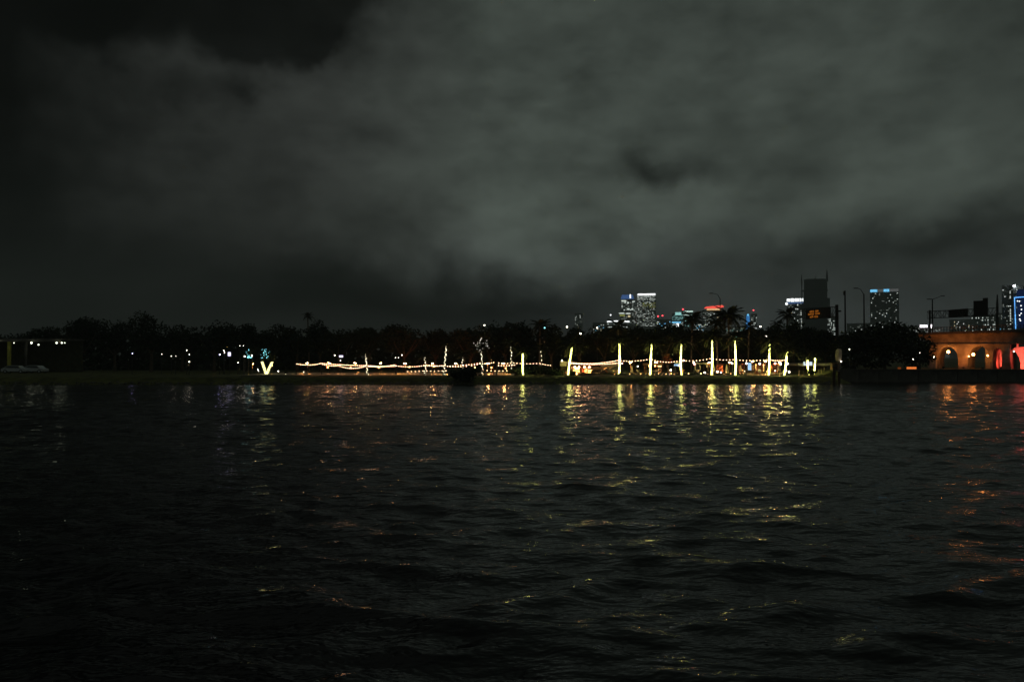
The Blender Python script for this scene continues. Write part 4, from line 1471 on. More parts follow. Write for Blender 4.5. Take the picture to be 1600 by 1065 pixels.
def local(px, py, y):
    """point y metres behind the bridge front, in the bridge's own axes, seen at px, py"""
    q = X(px, 1.0)
    ox, oy = br0.x - math.sin(BRZ) * y, br0.y + math.cos(BRZ) * y
    s_ = (q * oy - ox) / (math.cos(BRZ) - q * math.sin(BRZ))
    return Vector((s_, y, P(px, py, oy + s_ * math.sin(BRZ)).z - zr))


def q2(px, py):
    return (rx(px), rz_(py, px))


dk = MB().prism([q2(1405, 523.5), q2(1405, 520.5), q2(1700, 512), q2(1700, 516)], -1.0, 11.0)
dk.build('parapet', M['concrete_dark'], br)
MB().prism([q2(1432, 526), q2(1410, 523.6), q2(1700, 516.1), q2(1700, 535), q2(1462, 538)], 0, 10.0).build('girder', M['concrete'], br)


rail = MB()
for i in range(60):
    px = 1408 + i * 4.6
    rail.box((rx(px), -.85, rz_(520.5 - (px - 1405) * .0288, px) + .45), (.09, .09, .95))
for dz in (.35, .65, .93):
    rail.tube([(rx(1405), -.85, rz_(520.5, 1405) + dz), (rx(1700), -.85, rz_(512, 1700) + dz)], .04, 4)
rail.build('railing', M['steel'], br, kind='stuff')
MB().prism([q2(1420, 524.6), q2(1420, 523.4), q2(1700, 515.6), q2(1700, 517.2)], -.35, 0).build('cornice', M['concrete'], br)
MB().prism([q2(1455, 538.6), q2(1455, 537.4), q2(1578, 536.2), q2(1578, 537.4)], -.18, 0.05).build('string_course', M['concrete'], br)


def arch_wall(a, b, crown, spring, name='arch_wall', depth=9.0, top=537.8):
    """spandrel and vault over one opening from column a to column b"""
    n = 16
    mb = MB()
    low, upp = [], []
    for i in range(n + 1):
        s_ = i / n
        px = a + (b - a) * s_
        c = math.sqrt(max(0, 1 - (2 * s_ - 1) ** 2))
        low.append(q2(px, spring - (spring - crown) * c))
        upp.append(q2(px, top))
    for i in range(n):
        for (y, flip) in ((0.1, False), (depth, True)):
            q = [(low[i][0], y, low[i][1]), (low[i + 1][0], y, low[i + 1][1]), (upp[i + 1][0], y, upp[i + 1][1]), (upp[i][0], y, upp[i][1])]
            mb.add(q, [(3, 2, 1, 0) if flip else (0, 1, 2, 3)])
        mb.add([(low[i][0], .1, low[i][1]), (low[i][0], depth, low[i][1]), (low[i + 1][0], depth, low[i + 1][1]), (low[i + 1][0], .1, low[i + 1][1])], [(0, 1, 2, 3)])
    return mb.build(name, M['concrete'], br)


def pier(a, b, top, depth=9.0, y0=0.0):
    h = rz_(top, (a + b) / 2)
    return MB().box(((rx(a) + rx(b)) / 2, y0 + depth / 2, (h - .3) / 2), (rx(b) - rx(a), depth, h + .3)).build('pier', M['concrete'], br)


arch_wall(1462, 1497, 541, 562, depth=6)
arch_wall(1511, 1547, 540, 564, depth=6)
arch_wall(1551, 1565, 543.5, 553, depth=6)
pier(1497, 1511, 537.8, 6)
pier(1450, 1462, 537.8, 6)
pier(1547, 1551, 537.8, 6)
pier(1565, 1578, 537.8, 6)
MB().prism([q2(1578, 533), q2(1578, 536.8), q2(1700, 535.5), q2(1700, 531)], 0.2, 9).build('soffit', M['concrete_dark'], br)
a_, b_ = local(1553, 577, 6.2), local(1567, 545, 6.2)
MB().box(((a_.x + b_.x) / 2, 6.4, (a_.z + b_.z) / 2), (b_.x - a_.x + 3.0, .3, b_.z - a_.z + .6)).build('red_lit_wall', M['white'], br)
# flared pier, washed in red light
prof = []
for i in range(9):
    a = i / 8 * math.pi / 2
    prof.append(q2(1579.5 + 13.5 * math.sin(a), 547.5 + 22 * (1 - math.cos(a))))
prof += [q2(1593.5, 577), q2(1625, 577), q2(1626, 565), q2(1640, 547), q2(1630, 542), q2(1592, 541.5), q2(1585, 543)]
MB().prism(prof, 0.4, 3.5).build('flared_pier', M['white'], br)
e = local(1590, 538, .6)
MB().box(e, (.3, .3, 1.3)).build('bearing_stem', M['white'], br)
e = local(1590, 533.8, .6)
MB().box(e, (1.0, .4, .16)).build('bearing_cap', M['white'], br)
for px, py, y, r_, mt in [(1481.5, 549.5, -.5, .25, 'lamp_bridge'), (1520.5, 553.5, -.5, .24, 'lamp_bridge'), (1543, 555.5, 1.5, .13, 'lamp_bridge'), (1513.5, 556.5, -.3, .12, 'lamp_orange'), (1471, 553.5, 4, .16, 'lamp'), (1584, 549, -.6, .1, 'lamp_dim')]:
    e = local(px, py, y)
    lm = MB().ball(e, r_, 8, 6).build('lamp', E[mt], br)
    MB().box((e.x, e.y + .3, e.z - r_ * 1.1), (r_ * .6, .8, .08)).build('bracket', M['steel'], lm)


def spot(name, loc, target, energy, col, size, parent=None, soft=.15):
    l = bpy.data.lights.new(name, 'SPOT')
    l.energy = energy
    l.color = col
    l.spot_size = R(size)
    l.spot_blend = .4
    l.shadow_soft_size = soft
    o = bpy.data.objects.new(name, l)
    COL.objects.link(o)
    o.location = loc
    o.rotation_euler = (Vector(target) - Vector(loc)).to_track_quat('-Z', 'Y').to_euler()
    if parent:
        o.parent = parent
    return o


# red floods: housing and lens stand on the quay under the bridge
Mb = Matrix.Translation(br0) @ Matrix.Rotation(BRZ, 4, 'Z')
for i, (px, py, y, tpx, tpy, ty, en, ang, lab) in enumerate([
        (1612, 576, -3.6, 1606, 562, .4, 2400, 66, 'red floodlight on the quay before the flared bridge pier'),
        (1556, 576, 3.0, 1560, 560, 6.2, 900, 90, 'red floodlight inside the narrow bridge arch')]):
    w_ = Mb @ local(px, py, y)
    g = Vector((w_.x, w_.y, gz(w_.x, w_.y)))
    tg = Mb @ local(tpx, tpy, ty)
    if i:
        sc_ = (rx(1551) + rx(1565)) / 2
        w_ = Mb @ Vector((sc_ + .1, 2.2, 0))
        g = Vector((w_.x, w_.y, gz(w_.x, w_.y)))
        tg = Mb @ Vector((sc_ - .5, 6.2, 2.0))
    t = thing('floodlight', lab, 'lamp', g, 'red floodlights at the bridge', rz=BRZ)
    MB().box((0, 0, .2), (.4, .22, .28)).build('housing', M['steel'], t)
    MB().box((0, 0, .02), (.3, .2, .1)).build('bracket', M['steel'], t)
    MB().box((0, .13, .22), (.34, .02, .22)).build('lens', glow('red_lens', (1, .06, .03), 3), t)
    d = (tg - g).normalized() * .35
    spot('red_flood', (g.x + d.x, g.y + d.y, g.z + .45), tg, en, (1, .09, .055), ang)

for i, (px, tpx, tpy, en, lab) in enumerate([(1474, 1482, 532, 330, 'added orange floodlight on the quay before the first bridge arch'), (1505, 1505, 545, 300, 'added orange floodlight on the quay between the two lit arches'),
                                             (1535, 1530, 534, 300, 'added orange floodlight on the quay before the second bridge arch')]):
    w_ = Mb @ local(px, 577, -3.4)  # added floods wash the girder in place of the arch lamps
    g = Vector((w_.x, w_.y, gz(w_.x, w_.y)))
    t = thing('floodlight', lab, 'lamp', g, 'added orange floodlights at the bridge', rz=BRZ)
    MB().box((0, 0, .2), (.4, .22, .28)).build('housing', M['steel'], t)
    MB().box((0, 0, .02), (.3, .2, .1)).build('bracket', M['steel'], t)
    MB().box((0, .13, .22), (.34, .02, .22)).build('lens', E['lamp_pink'], t)
    tg = Mb @ local(tpx, tpy, 0)
    d = (tg - g).normalized() * .35
    spot('added_orange_flood', (g.x + d.x, g.y + d.y, g.z + .45), tg, en, (1, .25, .035), 105)
for px, Y, en, col, lab in [(560, 152, 200, (1, .5, .16), 'added ground uplight in the trees over the brightest strings'), (640, 148, 420, (1, .22, .06), 'added ground uplight making the reddish glow left of the leaning palm'),
                            (678, 150, 420, (1, .2, .05), 'added ground uplight making the reddish glow behind the leaning palm'), (740, 150, 330, (1, .3, .08), 'added ground uplight in the trees behind the palm with the lit crown'),
                            (885, 148, 260, (1, .42, .12), 'added ground uplight in the trees behind the booth'), (960, 145, 260, (1, .48, .14), 'added ground uplight in the trees behind the bar'),
                            (1030, 147, 200, (1, .4, .12), 'added ground uplight in the trees behind the pergola'), (1110, 147, 220, (1, .5, .15), 'added ground uplight in the trees behind the tallest wrapped palm'), (1190, 147, 160, (1, .5, .15), 'added ground uplight in the trees behind the lit sand')]:
    g = G(px, Y)  # unseen uplights added for the warm glow on the trees
    t = thing('added_uplight', lab, 'lamp', g, 'added ground uplights among the trees')
    MB().tube([(0, 0, -.05), (0, 0, .18)], [.14, .16], 10).build('housing', M['steel'], t)
    MB().tube([(0, 0, .16), (0, 0, .19)], .12, 10).build('lens', E['lamp_orange'], t)
    spot('added_warm_uplight', (g.x, g.y, g.z + .3), (g.x, g.y + 5, g.z + 7), en, col, 120)

# ------------------------------------------------------------------ road furniture on and near the bridge
def truss(mb, a, b, h, n, r_=.05):
    a, b = Vector(a), Vector(b)
    up = Vector((0, 0, h))
    mb.tube([a, b], r_, 5)
    mb.tube([a + up, b + up], r_, 5)
    for i in range(n):
        p, q = a.lerp(b, i / n), a.lerp(b, (i + 1) / n)
        mb.tube([p, p + up], r_ * .7, 4)
        mb.tube([p, q + up] if i % 2 else [p + up, q], r_ * .7, 4)


# sign gantry over the bridge, seen from behind
YA, YB = 178.0, 166.0
A0, B0 = P(1452.5, 519, YA), P(1558, 514, YB)
gt = thing('sign_gantry', 'steel sign gantry over the bridge carrying two dark sign backs', 'gantry', A0)
tA, tB = P(1452.5, 484.5, YA) - A0, P(1558, 460, YB) - A0
MB().tube([(0, 0, -4), tA], .22, 8).build('post', M['steel'], gt)
MB().tube([(B0 - A0) - Vector((0, 0, 4)), P(1558, 475, YB) - A0, tB], [.3, .24, .1], 8).build('post', M['steel'], gt)
tr = MB()
truss(tr, P(1453, 497, YA) - A0, P(1558, 492.5, YB) - A0, (P(1453, 486, YA) - P(1453, 497, YA)).z, 14, .07)
truss(tr, P(1453, 497, YA) - A0 + Vector((0, 1.2, 0)), P(1558, 492.5, YB) - A0 + Vector((0, 1.2, 0)), (P(1453, 486, YA) - P(1453, 497, YA)).z, 14, .07)
tr.build('truss', M['steel'], gt)
for a, b, t1, t2, bt in ((1483, 1512.5, 484, 481.5, 496), (1521.5, 1543.5, 470, 469, 493.5)):
    k1 = (a - 1452.5) / (1558 - 1452.5)
    Y1 = YA + (YB - YA) * k1 - .8
    p = [P(a, bt, Y1), P(b, bt - 1, Y1 - 2), P(b, t2, Y1 - 2), P(a, t1, Y1)]
    p = [q - A0 for q in p]
    d = Vector((0, .2, 0))
    mb = MB().add(p + [q + d for q in p], [(0, 1, 2, 3), (7, 6, 5, 4), (0, 4, 5, 1), (1, 5, 6, 2), (2, 6, 7, 3), (3, 7, 4, 0)])
    if a > 1500:
        q = [P(1536, 470, Y1 - 1.5), P(1543.5, 470, Y1 - 2), P(1543.5, 465, Y1 - 2), P(1536, 465.5, Y1 - 1.5)]
        q = [w - A0 for w in q]
        mb.add(q + [w + d for w in q], [(0, 1, 2, 3), (7, 6, 5, 4), (0, 4, 5, 1), (1, 5, 6, 2), (2, 6, 7, 3), (3, 7, 4, 0)])
    mb.build('sign_panel', M['sign_back'], gt)

# message board on a cantilever
Yc = 160.0
g = G(1308, Yc)
vm = thing('message_sign', 'cantilever road sign with three lines of amber lights', 'sign', g)


def vx(px):
    return X(px, Yc) - g.x


def vz(py):
    return P(1308, py, Yc).z - g.z


MB().tube([(0, 0, -.5), (0, 0, vz(476))], [.38, .3], 10).build('post', M['sign_back'], vm)
tr = MB()
truss(tr, (vx(1257), 0, vz(497)), (0, 0, vz(494)), vz(481) - vz(496), 8, .07)
truss(tr, (vx(1257), .9, vz(497)), (0, .9, vz(494)), vz(481) - vz(496), 8, .07)
tr.build('truss', M['steel'], vm)
MB().add([(vx(1259), -.4, vz(499)), (vx(1297), -.4, vz(496.5)), (vx(1297), -.4, vz(480)), (vx(1259), -.4, vz(484)), (vx(1259), -.1, vz(499)), (vx(1297), -.1, vz(496.5)), (vx(1297), -.1, vz(480)), (vx(1259), -.1, vz(484))],
         [(0, 1, 2, 3), (7, 6, 5, 4), (0, 4, 5, 1), (1, 5, 6, 2), (2, 6, 7, 3), (3, 7, 4, 0)]).build('display_board', M['sign_back'], vm)
MB().box((.5, -.1, vz(486)), (.5, .5, .3)).build('camera_box', M['sign_back'], vm)
led = MB()
rnd = random.Random(2)
for row, (a, b, py0, slope) in enumerate([(1264, 1278, 487.2, -.16), (1261.5, 1280, 491.3, -.16), (1264.5, 1277, 495.3, -.12)]):
    n = [8, 10, 7][row]
    w = (b - a) / n
    for i in range(n):
        px = a + (i + .5) * w
        if i in ((4,), (5,), (3,))[row]:
            continue
        py = py0 + slope * (px - a) * .6
        wx, hz_ = w * .3 * Yc / FPX, 1.15 * Yc / FPX
        for (dx, dz, ww, hh) in rnd.sample([(-1, 0, .3, 1), (1, 0, .3, 1), (0, 1, 1, .22), (0, 0, 1, .22), (0, -1, 1, .22)], 4):
            led.box((vx(px) + dx * wx, -.43, vz(py) + dz * hz_), (wx * 2 * ww, .04, hz_ * 2 * hh))
led.build('amber_lights', W['amber'], vm, kind='stuff')


def mast(px, top, Y, label, r_=.13, arms=(), name='street_lamp', lit=None, base=None):
    g = G(px, Y)
    t = thing(name, label, 'street lamp' if arms else 'pole', g, 'poles along the road')
    h = P(px, top, Y).z - g.z
    MB().tube([(0, 0, -.3), (0, 0, h)], [r_ * 1.3, r_ * .8], 8).build('pole', M['sign_back'], t)
    for (px2, py2, mx, my) in arms:
        e = P(px2, py2, Y) - g
        m_ = P(mx, my, Y) - g
        MB().tube([(0, 0, h - .1), m_, e], [.07, .06, .05], 6).build('arm', M['sign_back'], t)
        sgn = -1 if px2 < px else 1
        MB().box(e + Vector((sgn * .25, 0, -.03)), (.75, .3, .16)).build('lamp_head', M['sign_back'], t)
    if not arms:
        MB().box((-.15, 0, h - .5), (.3, .25, .8)).build('antenna_box', M['sign_back'], t)
    return t


mast(1321, 454, 160, 'straight bare pole between the message sign and the street lamp', .17, name='utility_pole')
mast(1350.5, 459, 158, 'tall street lamp with its arm to the left before the dark office tower', .15, [(1339, 450, 1344.5, 452)])
mast(1457.5, 467, 175, 'double arm street lamp behind the left end of the sign gantry', .16, [(1471, 462, 1464, 465), (1453, 467, 1455, 466.5)])
mast(1125.5, 466, 170, 'curved street lamp rising over the red crowned tower', .1, [(1113, 458, 1121, 460)])

# ------------------------------------------------------------------ city skyline
def windows(mb, x0, x1, z0, z1, cols, rows, pick, y=-0.15, fw=.62, fh=.5):
    dx, dz = (x1 - x0) / cols, (z1 - z0) / rows
    for r_ in range(rows):
        for c in range(cols):
            if pick(c, r_):
                cx, cz = x0 + (c + .5) * dx, z0 + (r_ + .5) * dz
                mb.box((cx, y, cz), (dx * fw, .25, dz * fh))


def tower(a, b, top, Y, label, m='tower', lit=(), cols=8, rows=14, depth=None, crown=None, group='towers of the skyline', seed=1, bot=556, ledge=True, name='tower_block'):
    """a rectangular block whose front shows between columns a and b; lit: list of (share, material key, filter)"""
    rnd = random.Random(seed)
    cx = X((a + b) / 2, Y)
    w = X(b, Y) - X(a, Y)
    g = Vector((cx, Y, 1.0))
    H = P((a + b) / 2, top, Y).z - 1.0
    t = thing(name, label, 'building', g, group, -math.atan2(cx, Y))
    dp = depth or w * .8
    MB().box((0, dp / 2, H / 2), (w, dp, H)).build('wall', M[m], t)
    MB().box((0, dp / 2, H + .6), (w * 1.01, dp * 1.01, 1.2)).build('roof', M['tower_dark'], t)
    z0 = max(2.0, P((a + b) / 2, bot, Y).z - 1)
    used = set()
    for share, key, flt in lit:
        mb = MB()

        def pick(c, r_):
            if (c, r_) in used or not flt(c / max(1, cols - 1), r_ / max(1, rows - 1)):
                return False
            if rnd.random() < share:
                used.add((c, r_))
                return True
            return False
        windows(mb, -w * .47, w * .47, z0, H - 1.5, cols, rows, pick)
        if mb.v:
            mb.build('lit_window_field', W[key], t, kind='stuff')
    mb = MB()
    windows(mb, -w * .47, w * .47, z0, H - 1.5, cols, rows, lambda c, r_: (c, r_) not in used)
    if mb.v:
        mb.build('dark_window_field', M['glass'], t, kind='stuff')
    return t, w, H, dp


ALL = lambda c, r_: True
Y0 = 1500.0
k0 = Y0 / FPX
# faint small tower
tower(898, 910.5, 490.5, Y0, 'faint small tower with a few lit windows left of the skyline', lit=[(.16, 'white', lambda c, r: c < .35), (.25, 'white', lambda c, r: .6 < c < .8), (.12, 'dim', ALL)], cols=8, rows=10, seed=3, bot=510)
# two slim offices
t, w, H, dp = tower(970, 991, 467.5, Y0, 'grey tower with a deep blue crown and scattered bright windows', m='tower', lit=[(.4, 'dim', ALL), (.08, 'white', ALL)], cols=6, rows=13, seed=4, bot=505)
cz = lambda py: P(980, py, Y0).z - 1
MB().add([(-w * .5, -.5, cz(467)), (w * .5, -.5, cz(467)), (w * .4, -.5, cz(460.5)), (-w * .4, -.5, cz(460.5)), (-w * .5, dp, cz(467)), (w * .5, dp, cz(467)), (w * .4, dp, cz(460.5)), (-w * .4, dp, cz(460.5))],
         [(0, 1, 2, 3), (7, 6, 5, 4), (0, 4, 5, 1), (1, 5, 6, 2), (2, 6, 7, 3), (3, 7, 4, 0)]).build('crown', W['blue'], t)
MB().box(((985 - 980.5) * k0, -1.5, cz(463)), (2 * k0, .6, 6 * k0)).build('crown_sign', W['band'], t)
for px, py, pw, ph, key in [(975, 470, 7.5, 2, 'white'), (990, 471, 4, 1.6, 'white'), (977, 472.5, 3, 1.4, 'white'), (981.5, 473, 2.5, 2.6, 'white'), (982, 482.8, 3.6, 2.2, 'white'), (988, 483, 2.6, 2.2, 'white'),
                            (971.5, 489.2, 8, 1.7, 'white'), (982, 489.6, 6.6, 1.7, 'white'), (972.5, 492.5, 8, 2.2, 'yellow'), (983, 494, 3.6, 3, 'warm')]:
    MB().box(((px - 980.5) * k0, -.6, cz(py)), (pw * k0, .8, ph * k0)).build('lit_floor', W[key], t)
t, w, H, dp = tower(995, 1025, 459, Y0, 'stepped office tower with rows of lit windows and a glaring top band', m='tower_pale',
                    lit=[(.9, 'white', lambda c, r: .84 < r < .9), (.75, 'white', lambda c, r: .93 < r < .97), (.45, 'yellow', lambda c, r: .58 < r < .76 and c > .2), (.17, 'white', ALL), (.4, 'dim', ALL)], cols=17, rows=24, seed=5, bot=510)
cz = lambda py: P(1010, py, Y0).z - 1
MB().box((.4 * k0, -1, cz(460)), (27 * k0, 1.5, 2.4 * k0)).build('crown_band', W['band'], t)
for i in range(9):
    MB().box((0, -.2, H * (.1 + .1 * i)), (w * 1.005, .5, 1.0)).build('floor_ledge', M['tower_pale'], t)
# lower wing on its left
tower(990, 996, 477, Y0 - 4, 'lower wing stepped against the brightly lit office tower', m='tower_pale', lit=[(.4, 'dim', ALL), (.2, 'white', ALL)], cols=4, rows=16, seed=6, bot=508)
# curved white roof
t = thing('arena', 'low building with a glowing curved white roof edge', 'building', (X(966, 1350), 1350, 1.0), 'towers of the skyline')
ka = 1350 / FPX
zA = lambda py: P(966, py, 1350).z - 1
MB().box((0, 12, zA(504) / 2), (36 * ka, 24, zA(504))).build('wall', M['tower'], t)
pts = [((-17.5 + i * 3.5) * ka, -1, zA(503.2 - 1.7 * math.sin(math.pi * (.15 + .07 * i)))) for i in range(11)]
MB().tube(pts, .9 * ka, 6).build('roof_edge', W['band'], t)
wn = MB()
windows(wn, -17 * ka, 17 * ka, zA(514), zA(505), 14, 4, lambda c, r: rng.random() < .3, y=-.3)
wn.build('lit_window_field', W['white'], t, kind='stuff')
# teal tower
t, w, H, dp = tower(1050, 1068, 490, Y0, 'teal lit stepped tower with bright bottom lights', m='tower_dark', lit=[(.45, 'teal', lambda c, r: r > .55), (.3, 'white', lambda c, r: r < .4), (.5, 'teal_dim', ALL)], cols=9, rows=12, seed=8, bot=512)
cz = lambda py: P(1059, py, Y0).z - 1
MB().box((1 * k0, -1, cz(490)), (9 * k0, 1, 4.5 * k0)).build('crown_sign', W['teal'], t)
MB().box((-2 * k0, -2, cz(503.5)), (14 * k0, 1, 2 * k0)).build('blue_band', W['cyan'], t)
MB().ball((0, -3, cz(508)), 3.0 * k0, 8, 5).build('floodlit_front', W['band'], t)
t, w, H, dp = tower(1066, 1083, 485.5, Y0 + 6, 'dark teal tower with two white horizontal bands', m='tower_dark', lit=[(.25, 'teal', lambda c, r: r < .45), (.5, 'teal_dim', ALL)], cols=8, rows=12, seed=9, bot=510)
cz = lambda py: P(1075, py, Y0 + 6).z - 1
for py, dx in ((486.5, 1), (492.6, -1)):
    MB().box((dx * k0, -1, cz(py)), (14.5 * k0, 1, 1.7 * k0)).build('light_band', W['green_white'], t)
MB().ball((-7 * k0, 1, cz(483)), 1.3 * k0, 6, 4).build('roof_beacon', W['beacon_red'], t)
# red crowned tower
t, w, H, dp = tower(1098, 1134, 486, Y0, 'broad grey tower with a glowing red crown over a cream band', m='tower', lit=[(.10, 'white', ALL), (.1, 'warm', lambda c, r: c > .5 and r > .6), (.3, 'dim', ALL)], cols=13, rows=13, seed=10, bot=512)
cz = lambda py: P(1116, py, Y0).z - 1
MB().add([(-15 * k0, -1.5, cz(480.8)), (15 * k0, -1.5, cz(479.2)), (13 * k0, -1.5, cz(476.8)), (-12 * k0, -1.5, cz(479.0)), (-15 * k0, 20, cz(480.8)), (15 * k0, 20, cz(479.2)), (13 * k0, 20, cz(476.8)), (-12 * k0, 20, cz(479.0))],
         [(0, 1, 2, 3), (7, 6, 5, 4), (0, 4, 5, 1), (1, 5, 6, 2), (2, 6, 7, 3), (3, 7, 4, 0)]).build('crown_roof', W['red'], t)
MB().box((0, -.6, cz(480.8)), (22 * k0, 1, 2.0 * k0)).build('crown_front', W['red'], t)
MB().box((-.5 * k0, -.8, cz(483.3)), (21 * k0, 1.4, 2.2 * k0)).build('crown_band', W['cream'], t)
MB().box((-.5 * k0, 8, cz(484)), (22 * k0, 14, 5 * k0)).build('upper_storey', M['tower'], t)
# slim blue tower and its neighbour
t, w, H, dp = tower(1165.5, 1172.5, 492, Y0, 'slim tower lit deep blue from top to bottom', m='tower_dark', lit=[(.1, 'cyan', ALL)], cols=3, rows=12, seed=11, bot=525)
cz = lambda py: P(1169, py, Y0).z - 1
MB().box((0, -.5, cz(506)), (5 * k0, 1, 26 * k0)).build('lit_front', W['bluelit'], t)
MB().ball((0, -2, cz(492)), 1.6 * k0, 8, 5).build('roof_lamp', W['cyan'], t)
t, w, H, dp = tower(1174, 1183, 491, Y0 + 3, 'narrow grey tower right of the slim blue one', m='tower', lit=[(.22, 'white', ALL), (.3, 'dim', ALL)], cols=5, rows=12, seed=12, bot=525)
MB().ball((-w * .1, 0, H + 8), 1.1 * k0, 6, 4).build('roof_beacon', W['beacon_red'], t)
# white crown
t, w, H, dp = tower(1229.5, 1256, 471, Y0, 'grey tower with a glaring white crown', m='tower', lit=[(.12, 'white', lambda c, r: c > .4), (.07, 'white', ALL), (.2, 'dim', ALL)], cols=10, rows=16, seed=13, bot=520)
cz = lambda py: P(1242, py, Y0).z - 1
for px, pw, ph in ((1233, 5, 4.2), (1239, 5.5, 5), (1245.5, 5.5, 4.6), (1252, 5.5, 4.8)):
    MB().box(((px - 1242.7) * k0, -1, cz(468.7)), (pw * k0, 2, ph * k0)).build('crown_panel', W['band'], t)
MB().box((0, -.8, cz(473)), (25 * k0, 1, 2.4 * k0)).build('crown_blue_band', W['blue'], t)
MB().ball((-12.6 * k0, -2, cz(474.3)), 2.0 * k0, 8, 5).build('corner_lamp', W['band'], t)
# dark tower under construction
t, w, H, dp = tower(1258, 1292, 437, Y0 - 30, 'tall dark unfinished tower with spikes on its roof', m='tower_raw', lit=[(.25, 'dim', lambda c, r: r < .12 and c < .3)], cols=10, rows=26, seed=14, bot=525)
kk = (Y0 - 30) / FPX
cz = lambda py: P(1275, py, Y0 - 30).z - 1
MB().box((-1 * kk, dp / 2, cz(453)), (38 * kk, dp * 1.1, 1.0 * kk)).build('floor_slab', M['tower_raw'], t)
MB().prism([(-15 * kk, cz(437)), (-13 * kk, cz(435.2)), (13 * kk, cz(435.5)), (16 * kk, cz(437.5))], 2, dp - 2).build('top_storey', M['tower_raw'], t)
for px, base, top, wd in ((1254.5, 443, 427.5, 1.2), (1275, 437, 431, .9), (1291.8, 440, 420.5, 2.0)):
    x_ = (px - 1275) * kk
    MB().tube([(x_, 3, cz(base)), (x_, 3, cz((base + top) / 2)), (x_, 3, cz(top))], [wd * kk, wd * .8 * kk, .25 * kk], 6).build('spike', M['tower_raw'], t)
MB().box((-20.3 * kk, 3, cz(441)), (2 * kk, 6, 6 * kk)).build('hoist_frame', M['tower_raw'], t)
MB().box((-20.3 * kk, 3, cz(443) / 2), (1.3 * kk, 3, cz(443))).build('hoist_mast', M['tower_raw'], t)
MB().box((1.2 * kk, dp * .5, cz(466) / 2), (39 * kk, dp * 1.05, cz(466))).build('lower_storeys', M['tower_raw'], t)
# lit block to its right and left
tower(1293.5, 1307, 496, Y0 - 60, 'low block with glittering windows right of the unfinished tower', m='tower_dark', lit=[(.34, 'white', ALL), (.2, 'dim', ALL)], cols=8, rows=11, seed=15, bot=527)
tower(1247.5, 1257.5, 496, Y0 - 60, 'slim block with a column of lights left of the unfinished tower', m='tower_dark', lit=[(.5, 'white', lambda c, r: .3 < c < .7), (.1, 'dim', ALL)], cols=5, rows=11, seed=16, bot=525)
# office tower with cyan top
t, w, H, dp = tower(1362, 1403, 453.5, Y0, 'broad dark office tower with cyan lit top corners', m='tower_dark', lit=[(.035, 'white', lambda c, r: r < .97), (.09, 'dim', ALL)], cols=20, rows=24, seed=17, bot=512)
cz = lambda py: P(1382.5, py, Y0).z - 1
for a, b, key in ((1362.5, 1372.5, 'cyan'), (1373, 1381, 'grey'), (1381.5, 1389.5, 'cyan'), (1390, 1402.5, 'grey')):
    MB().box((((a + b) / 2 - 1382.5) * k0, -.8, cz(453.8)), ((b - a) * k0, 1.6, 4.0 * k0)).build('crown_panel', W[key], t)
# right edge: rounded dark tower and neon framed building
Yn = 900.0
kn = Yn / FPX
t, w, H, dp = tower(1568, 1588, 447, Yn, 'dark rounded tower with a column of bright windows at the right edge', m='tower_dark', lit=[(.62, 'white', lambda c, r: .5 < c < .65 and r > .08), (.07, 'white', lambda c, r: c < .6), (.1, 'dim', ALL)], cols=8, rows=26, seed=18, bot=515)
cz = lambda py: P(1578, py, Yn).z - 1
MB().prism([(-10 * kn, cz(447)), (-9.2 * kn, cz(445.3)), (-7 * kn, cz(444.6)), (7 * kn, cz(444.6)), (9.6 * kn, cz(446))], 1, dp).build('rounded_top', M['tower_dark'], t)
t, w, H, dp = tower(1588.5, 1640, 448, Yn - 20, 'blue lit tower outlined by a bright blue neon frame', m='tower_dark', lit=[(.10, 'white', ALL), (.05, 'cyan', ALL)], cols=20, rows=20, seed=19, bot=512)
kn2 = (Yn - 20) / FPX
cz = lambda py: P(1614, py, Yn - 20).z - 1
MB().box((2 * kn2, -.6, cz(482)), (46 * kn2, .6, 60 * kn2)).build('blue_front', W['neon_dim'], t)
x_ = (1590.5 - 1614.25) * kn2
MB().tube([(x_ + 1.0 * kn2, -2, cz(513)), (x_, -2, cz(464)), (x_ + 50 * kn2, -2, cz(462))], .75 * kn2, 6).build('neon_frame', W['neon'], t)
MB().ball(((1590.5 - 1614.25) * kn2, -3, cz(445.8)), 1.6 * kn2, 8, 5).build('roof_beacon', W['beacon'], t)
wn = MB()
for px, py in ((1594.5, 469.5), (1597, 470), (1599, 477), (1599.5, 483), (1597, 492), (1597, 498), (1598, 500.5), (1599, 489)):
    wn.box(((px - 1614.25) * kn2, -1.2, cz(py)), (1.6 * kn2, .4, 1.5 * kn2))
wn.build('lit_window_field', W['band'], t, kind='stuff')

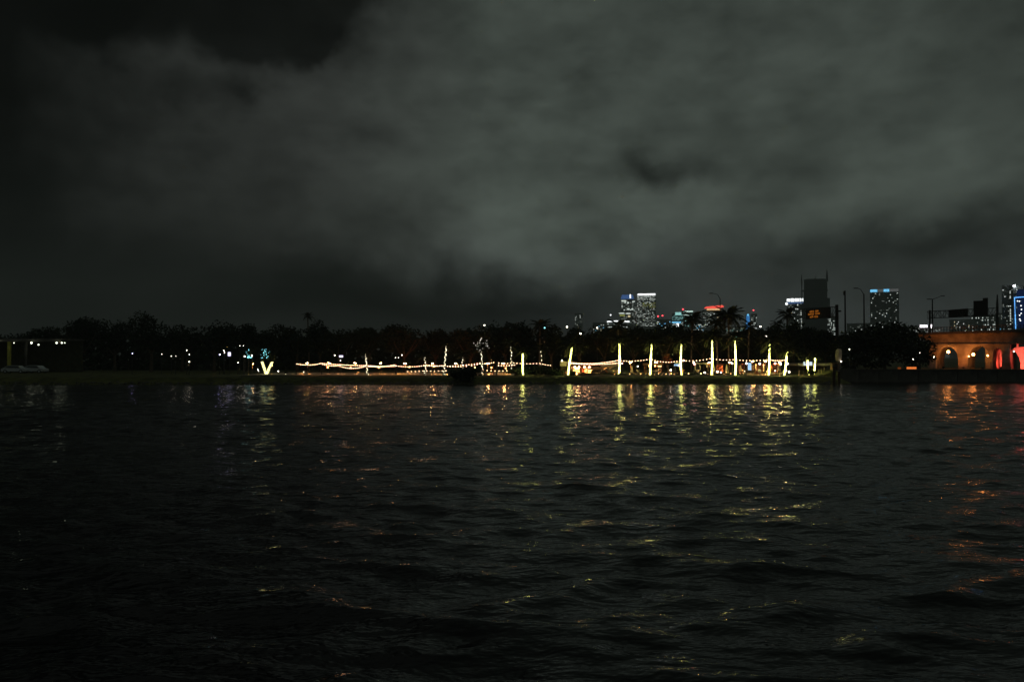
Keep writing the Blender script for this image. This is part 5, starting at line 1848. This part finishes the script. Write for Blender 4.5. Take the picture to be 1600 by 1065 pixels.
# low city blocks between the towers
low = [
    (926, 946, 505, 'low block with mixed lights left of the glowing curved roof', [(.2, 'white', ALL), (.12, 'warm', ALL), (.1, 'cyan', ALL)]),
    (1026, 1050, 500, 'low block with blue and white lights left of the teal tower', [(.14, 'white', ALL), (.12, 'cyan', ALL)]),
    (1083, 1100, 502, 'low block with white lights left of the red crowned tower', [(.22, 'white', ALL), (.1, 'cyan', ALL)]),
    (1133, 1164, 511, 'low block with greenish lights behind the tall coconut palm', [(.08, 'white', ALL), (.14, 'teal', ALL)]),
    (1184, 1228, 519, 'low dark block right of the narrow grey tower', [(.04, 'white', ALL)]),
    (1325, 1362, 506, 'faint low block between the bare pole and the street lamp', [(.03, 'white', ALL), (.1, 'dim', ALL)]),
    (1403, 1436, 511, 'low block with rows of white lights right of the cyan topped tower', [(.28, 'white', ALL), (.05, 'warm', ALL)]),
    (1437, 1470, 513, 'low block below the glaring white sign', [(.14, 'white', ALL), (.1, 'dim', ALL)]),
    (1486, 1520, 500, 'pale low block with few lights under the first sign back', [(.07, 'white', ALL), (.04, 'warm', ALL)]),
    (1520, 1556, 493, 'low block with a row of lights under the second sign back', [(.12, 'white', ALL), (.1, 'dim', ALL)]),
    (1556, 1568, 490, 'narrow low block left of the rounded tower', [(.14, 'dim', ALL), (.05, 'cyan', ALL)]),
]
for i, (a, b, top, lab, lit) in enumerate(low):
    tower(a, b, top, 1250, lab, m='tower_pale' if 'pale' in lab else 'tower', lit=lit, cols=max(5, int((b - a) * .55)), rows=8, seed=30 + i, bot=524, name='low_block', group='low blocks of the city')
p = P(1444, 509.5, 1240)
t = thing('rooftop_sign', 'glaring white illuminated sign over the low blocks left of the gantry', 'sign', (p.x, 1240, 1))
kk = 1240 / FPX
MB().box((-1.0 * kk, 0, p.z - 1), (11 * kk, 1, 3.6 * kk)).build('lit_face', W['glare'], t)
MB().box((-1.0 * kk, 1.2, p.z - 1), (12 * kk, 1, 4.4 * kk)).build('frame', M['tower_dark'], t)
MB().ball((10.5 * kk, -1, p.z - 1), 2.8 * kk, 8, 6).build('round_lamp', W['glare'], t)
for x_ in (-5, 3):
    MB().box((x_ * kk, 1.2, (p.z - 1) / 2), (.5 * kk, .6, p.z - 3)).build('leg', M['tower_dark'], t)
for px, py in ((1028, 494), (1035, 493), (954, 492)):
    p = P(px, py, 1400)
    t = thing('radio_mast', {1028: 'thin mast with a red light, left one of two by the blue lights', 1035: 'thin mast with a red light, right one of two by the blue lights', 954: 'thin mast with a white light left of the blue crowned tower'}[px], 'mast', (p.x, 1400, 1))
    MB().tube([(0, 0, 0), (0, 0, p.z - 1)], [.8, .3], 6).build('shaft', M['tower_dark'], t)
    MB().ball((0, -.4, p.z - 1), 1.2 * 1400 / FPX, 6, 4).build('beacon', W['beacon_red'] if px > 1000 else W['band'], t)

# ------------------------------------------------------------------ humid air over the bay
mb = MB().box((0, 850, 88.5), (3000, 2100, 183))
hm = bpy.data.materials.new('haze')
hm.use_nodes = True
hm.node_tree.nodes.clear()
N = Nodes(hm.node_tree)
pv = N.new('ShaderNodeVolumePrincipled')
pv.inputs['Color'].default_value = (0.92, 1.0, 0.96, 1)
pv.inputs['Density'].default_value = 0.0003
pv.inputs['Anisotropy'].default_value = 0.0
ho = N.new('ShaderNodeOutputMaterial')
N.link(pv.outputs[0], ho.inputs['Volume'])
setting(mb.build('haze', hm), 'stuff')
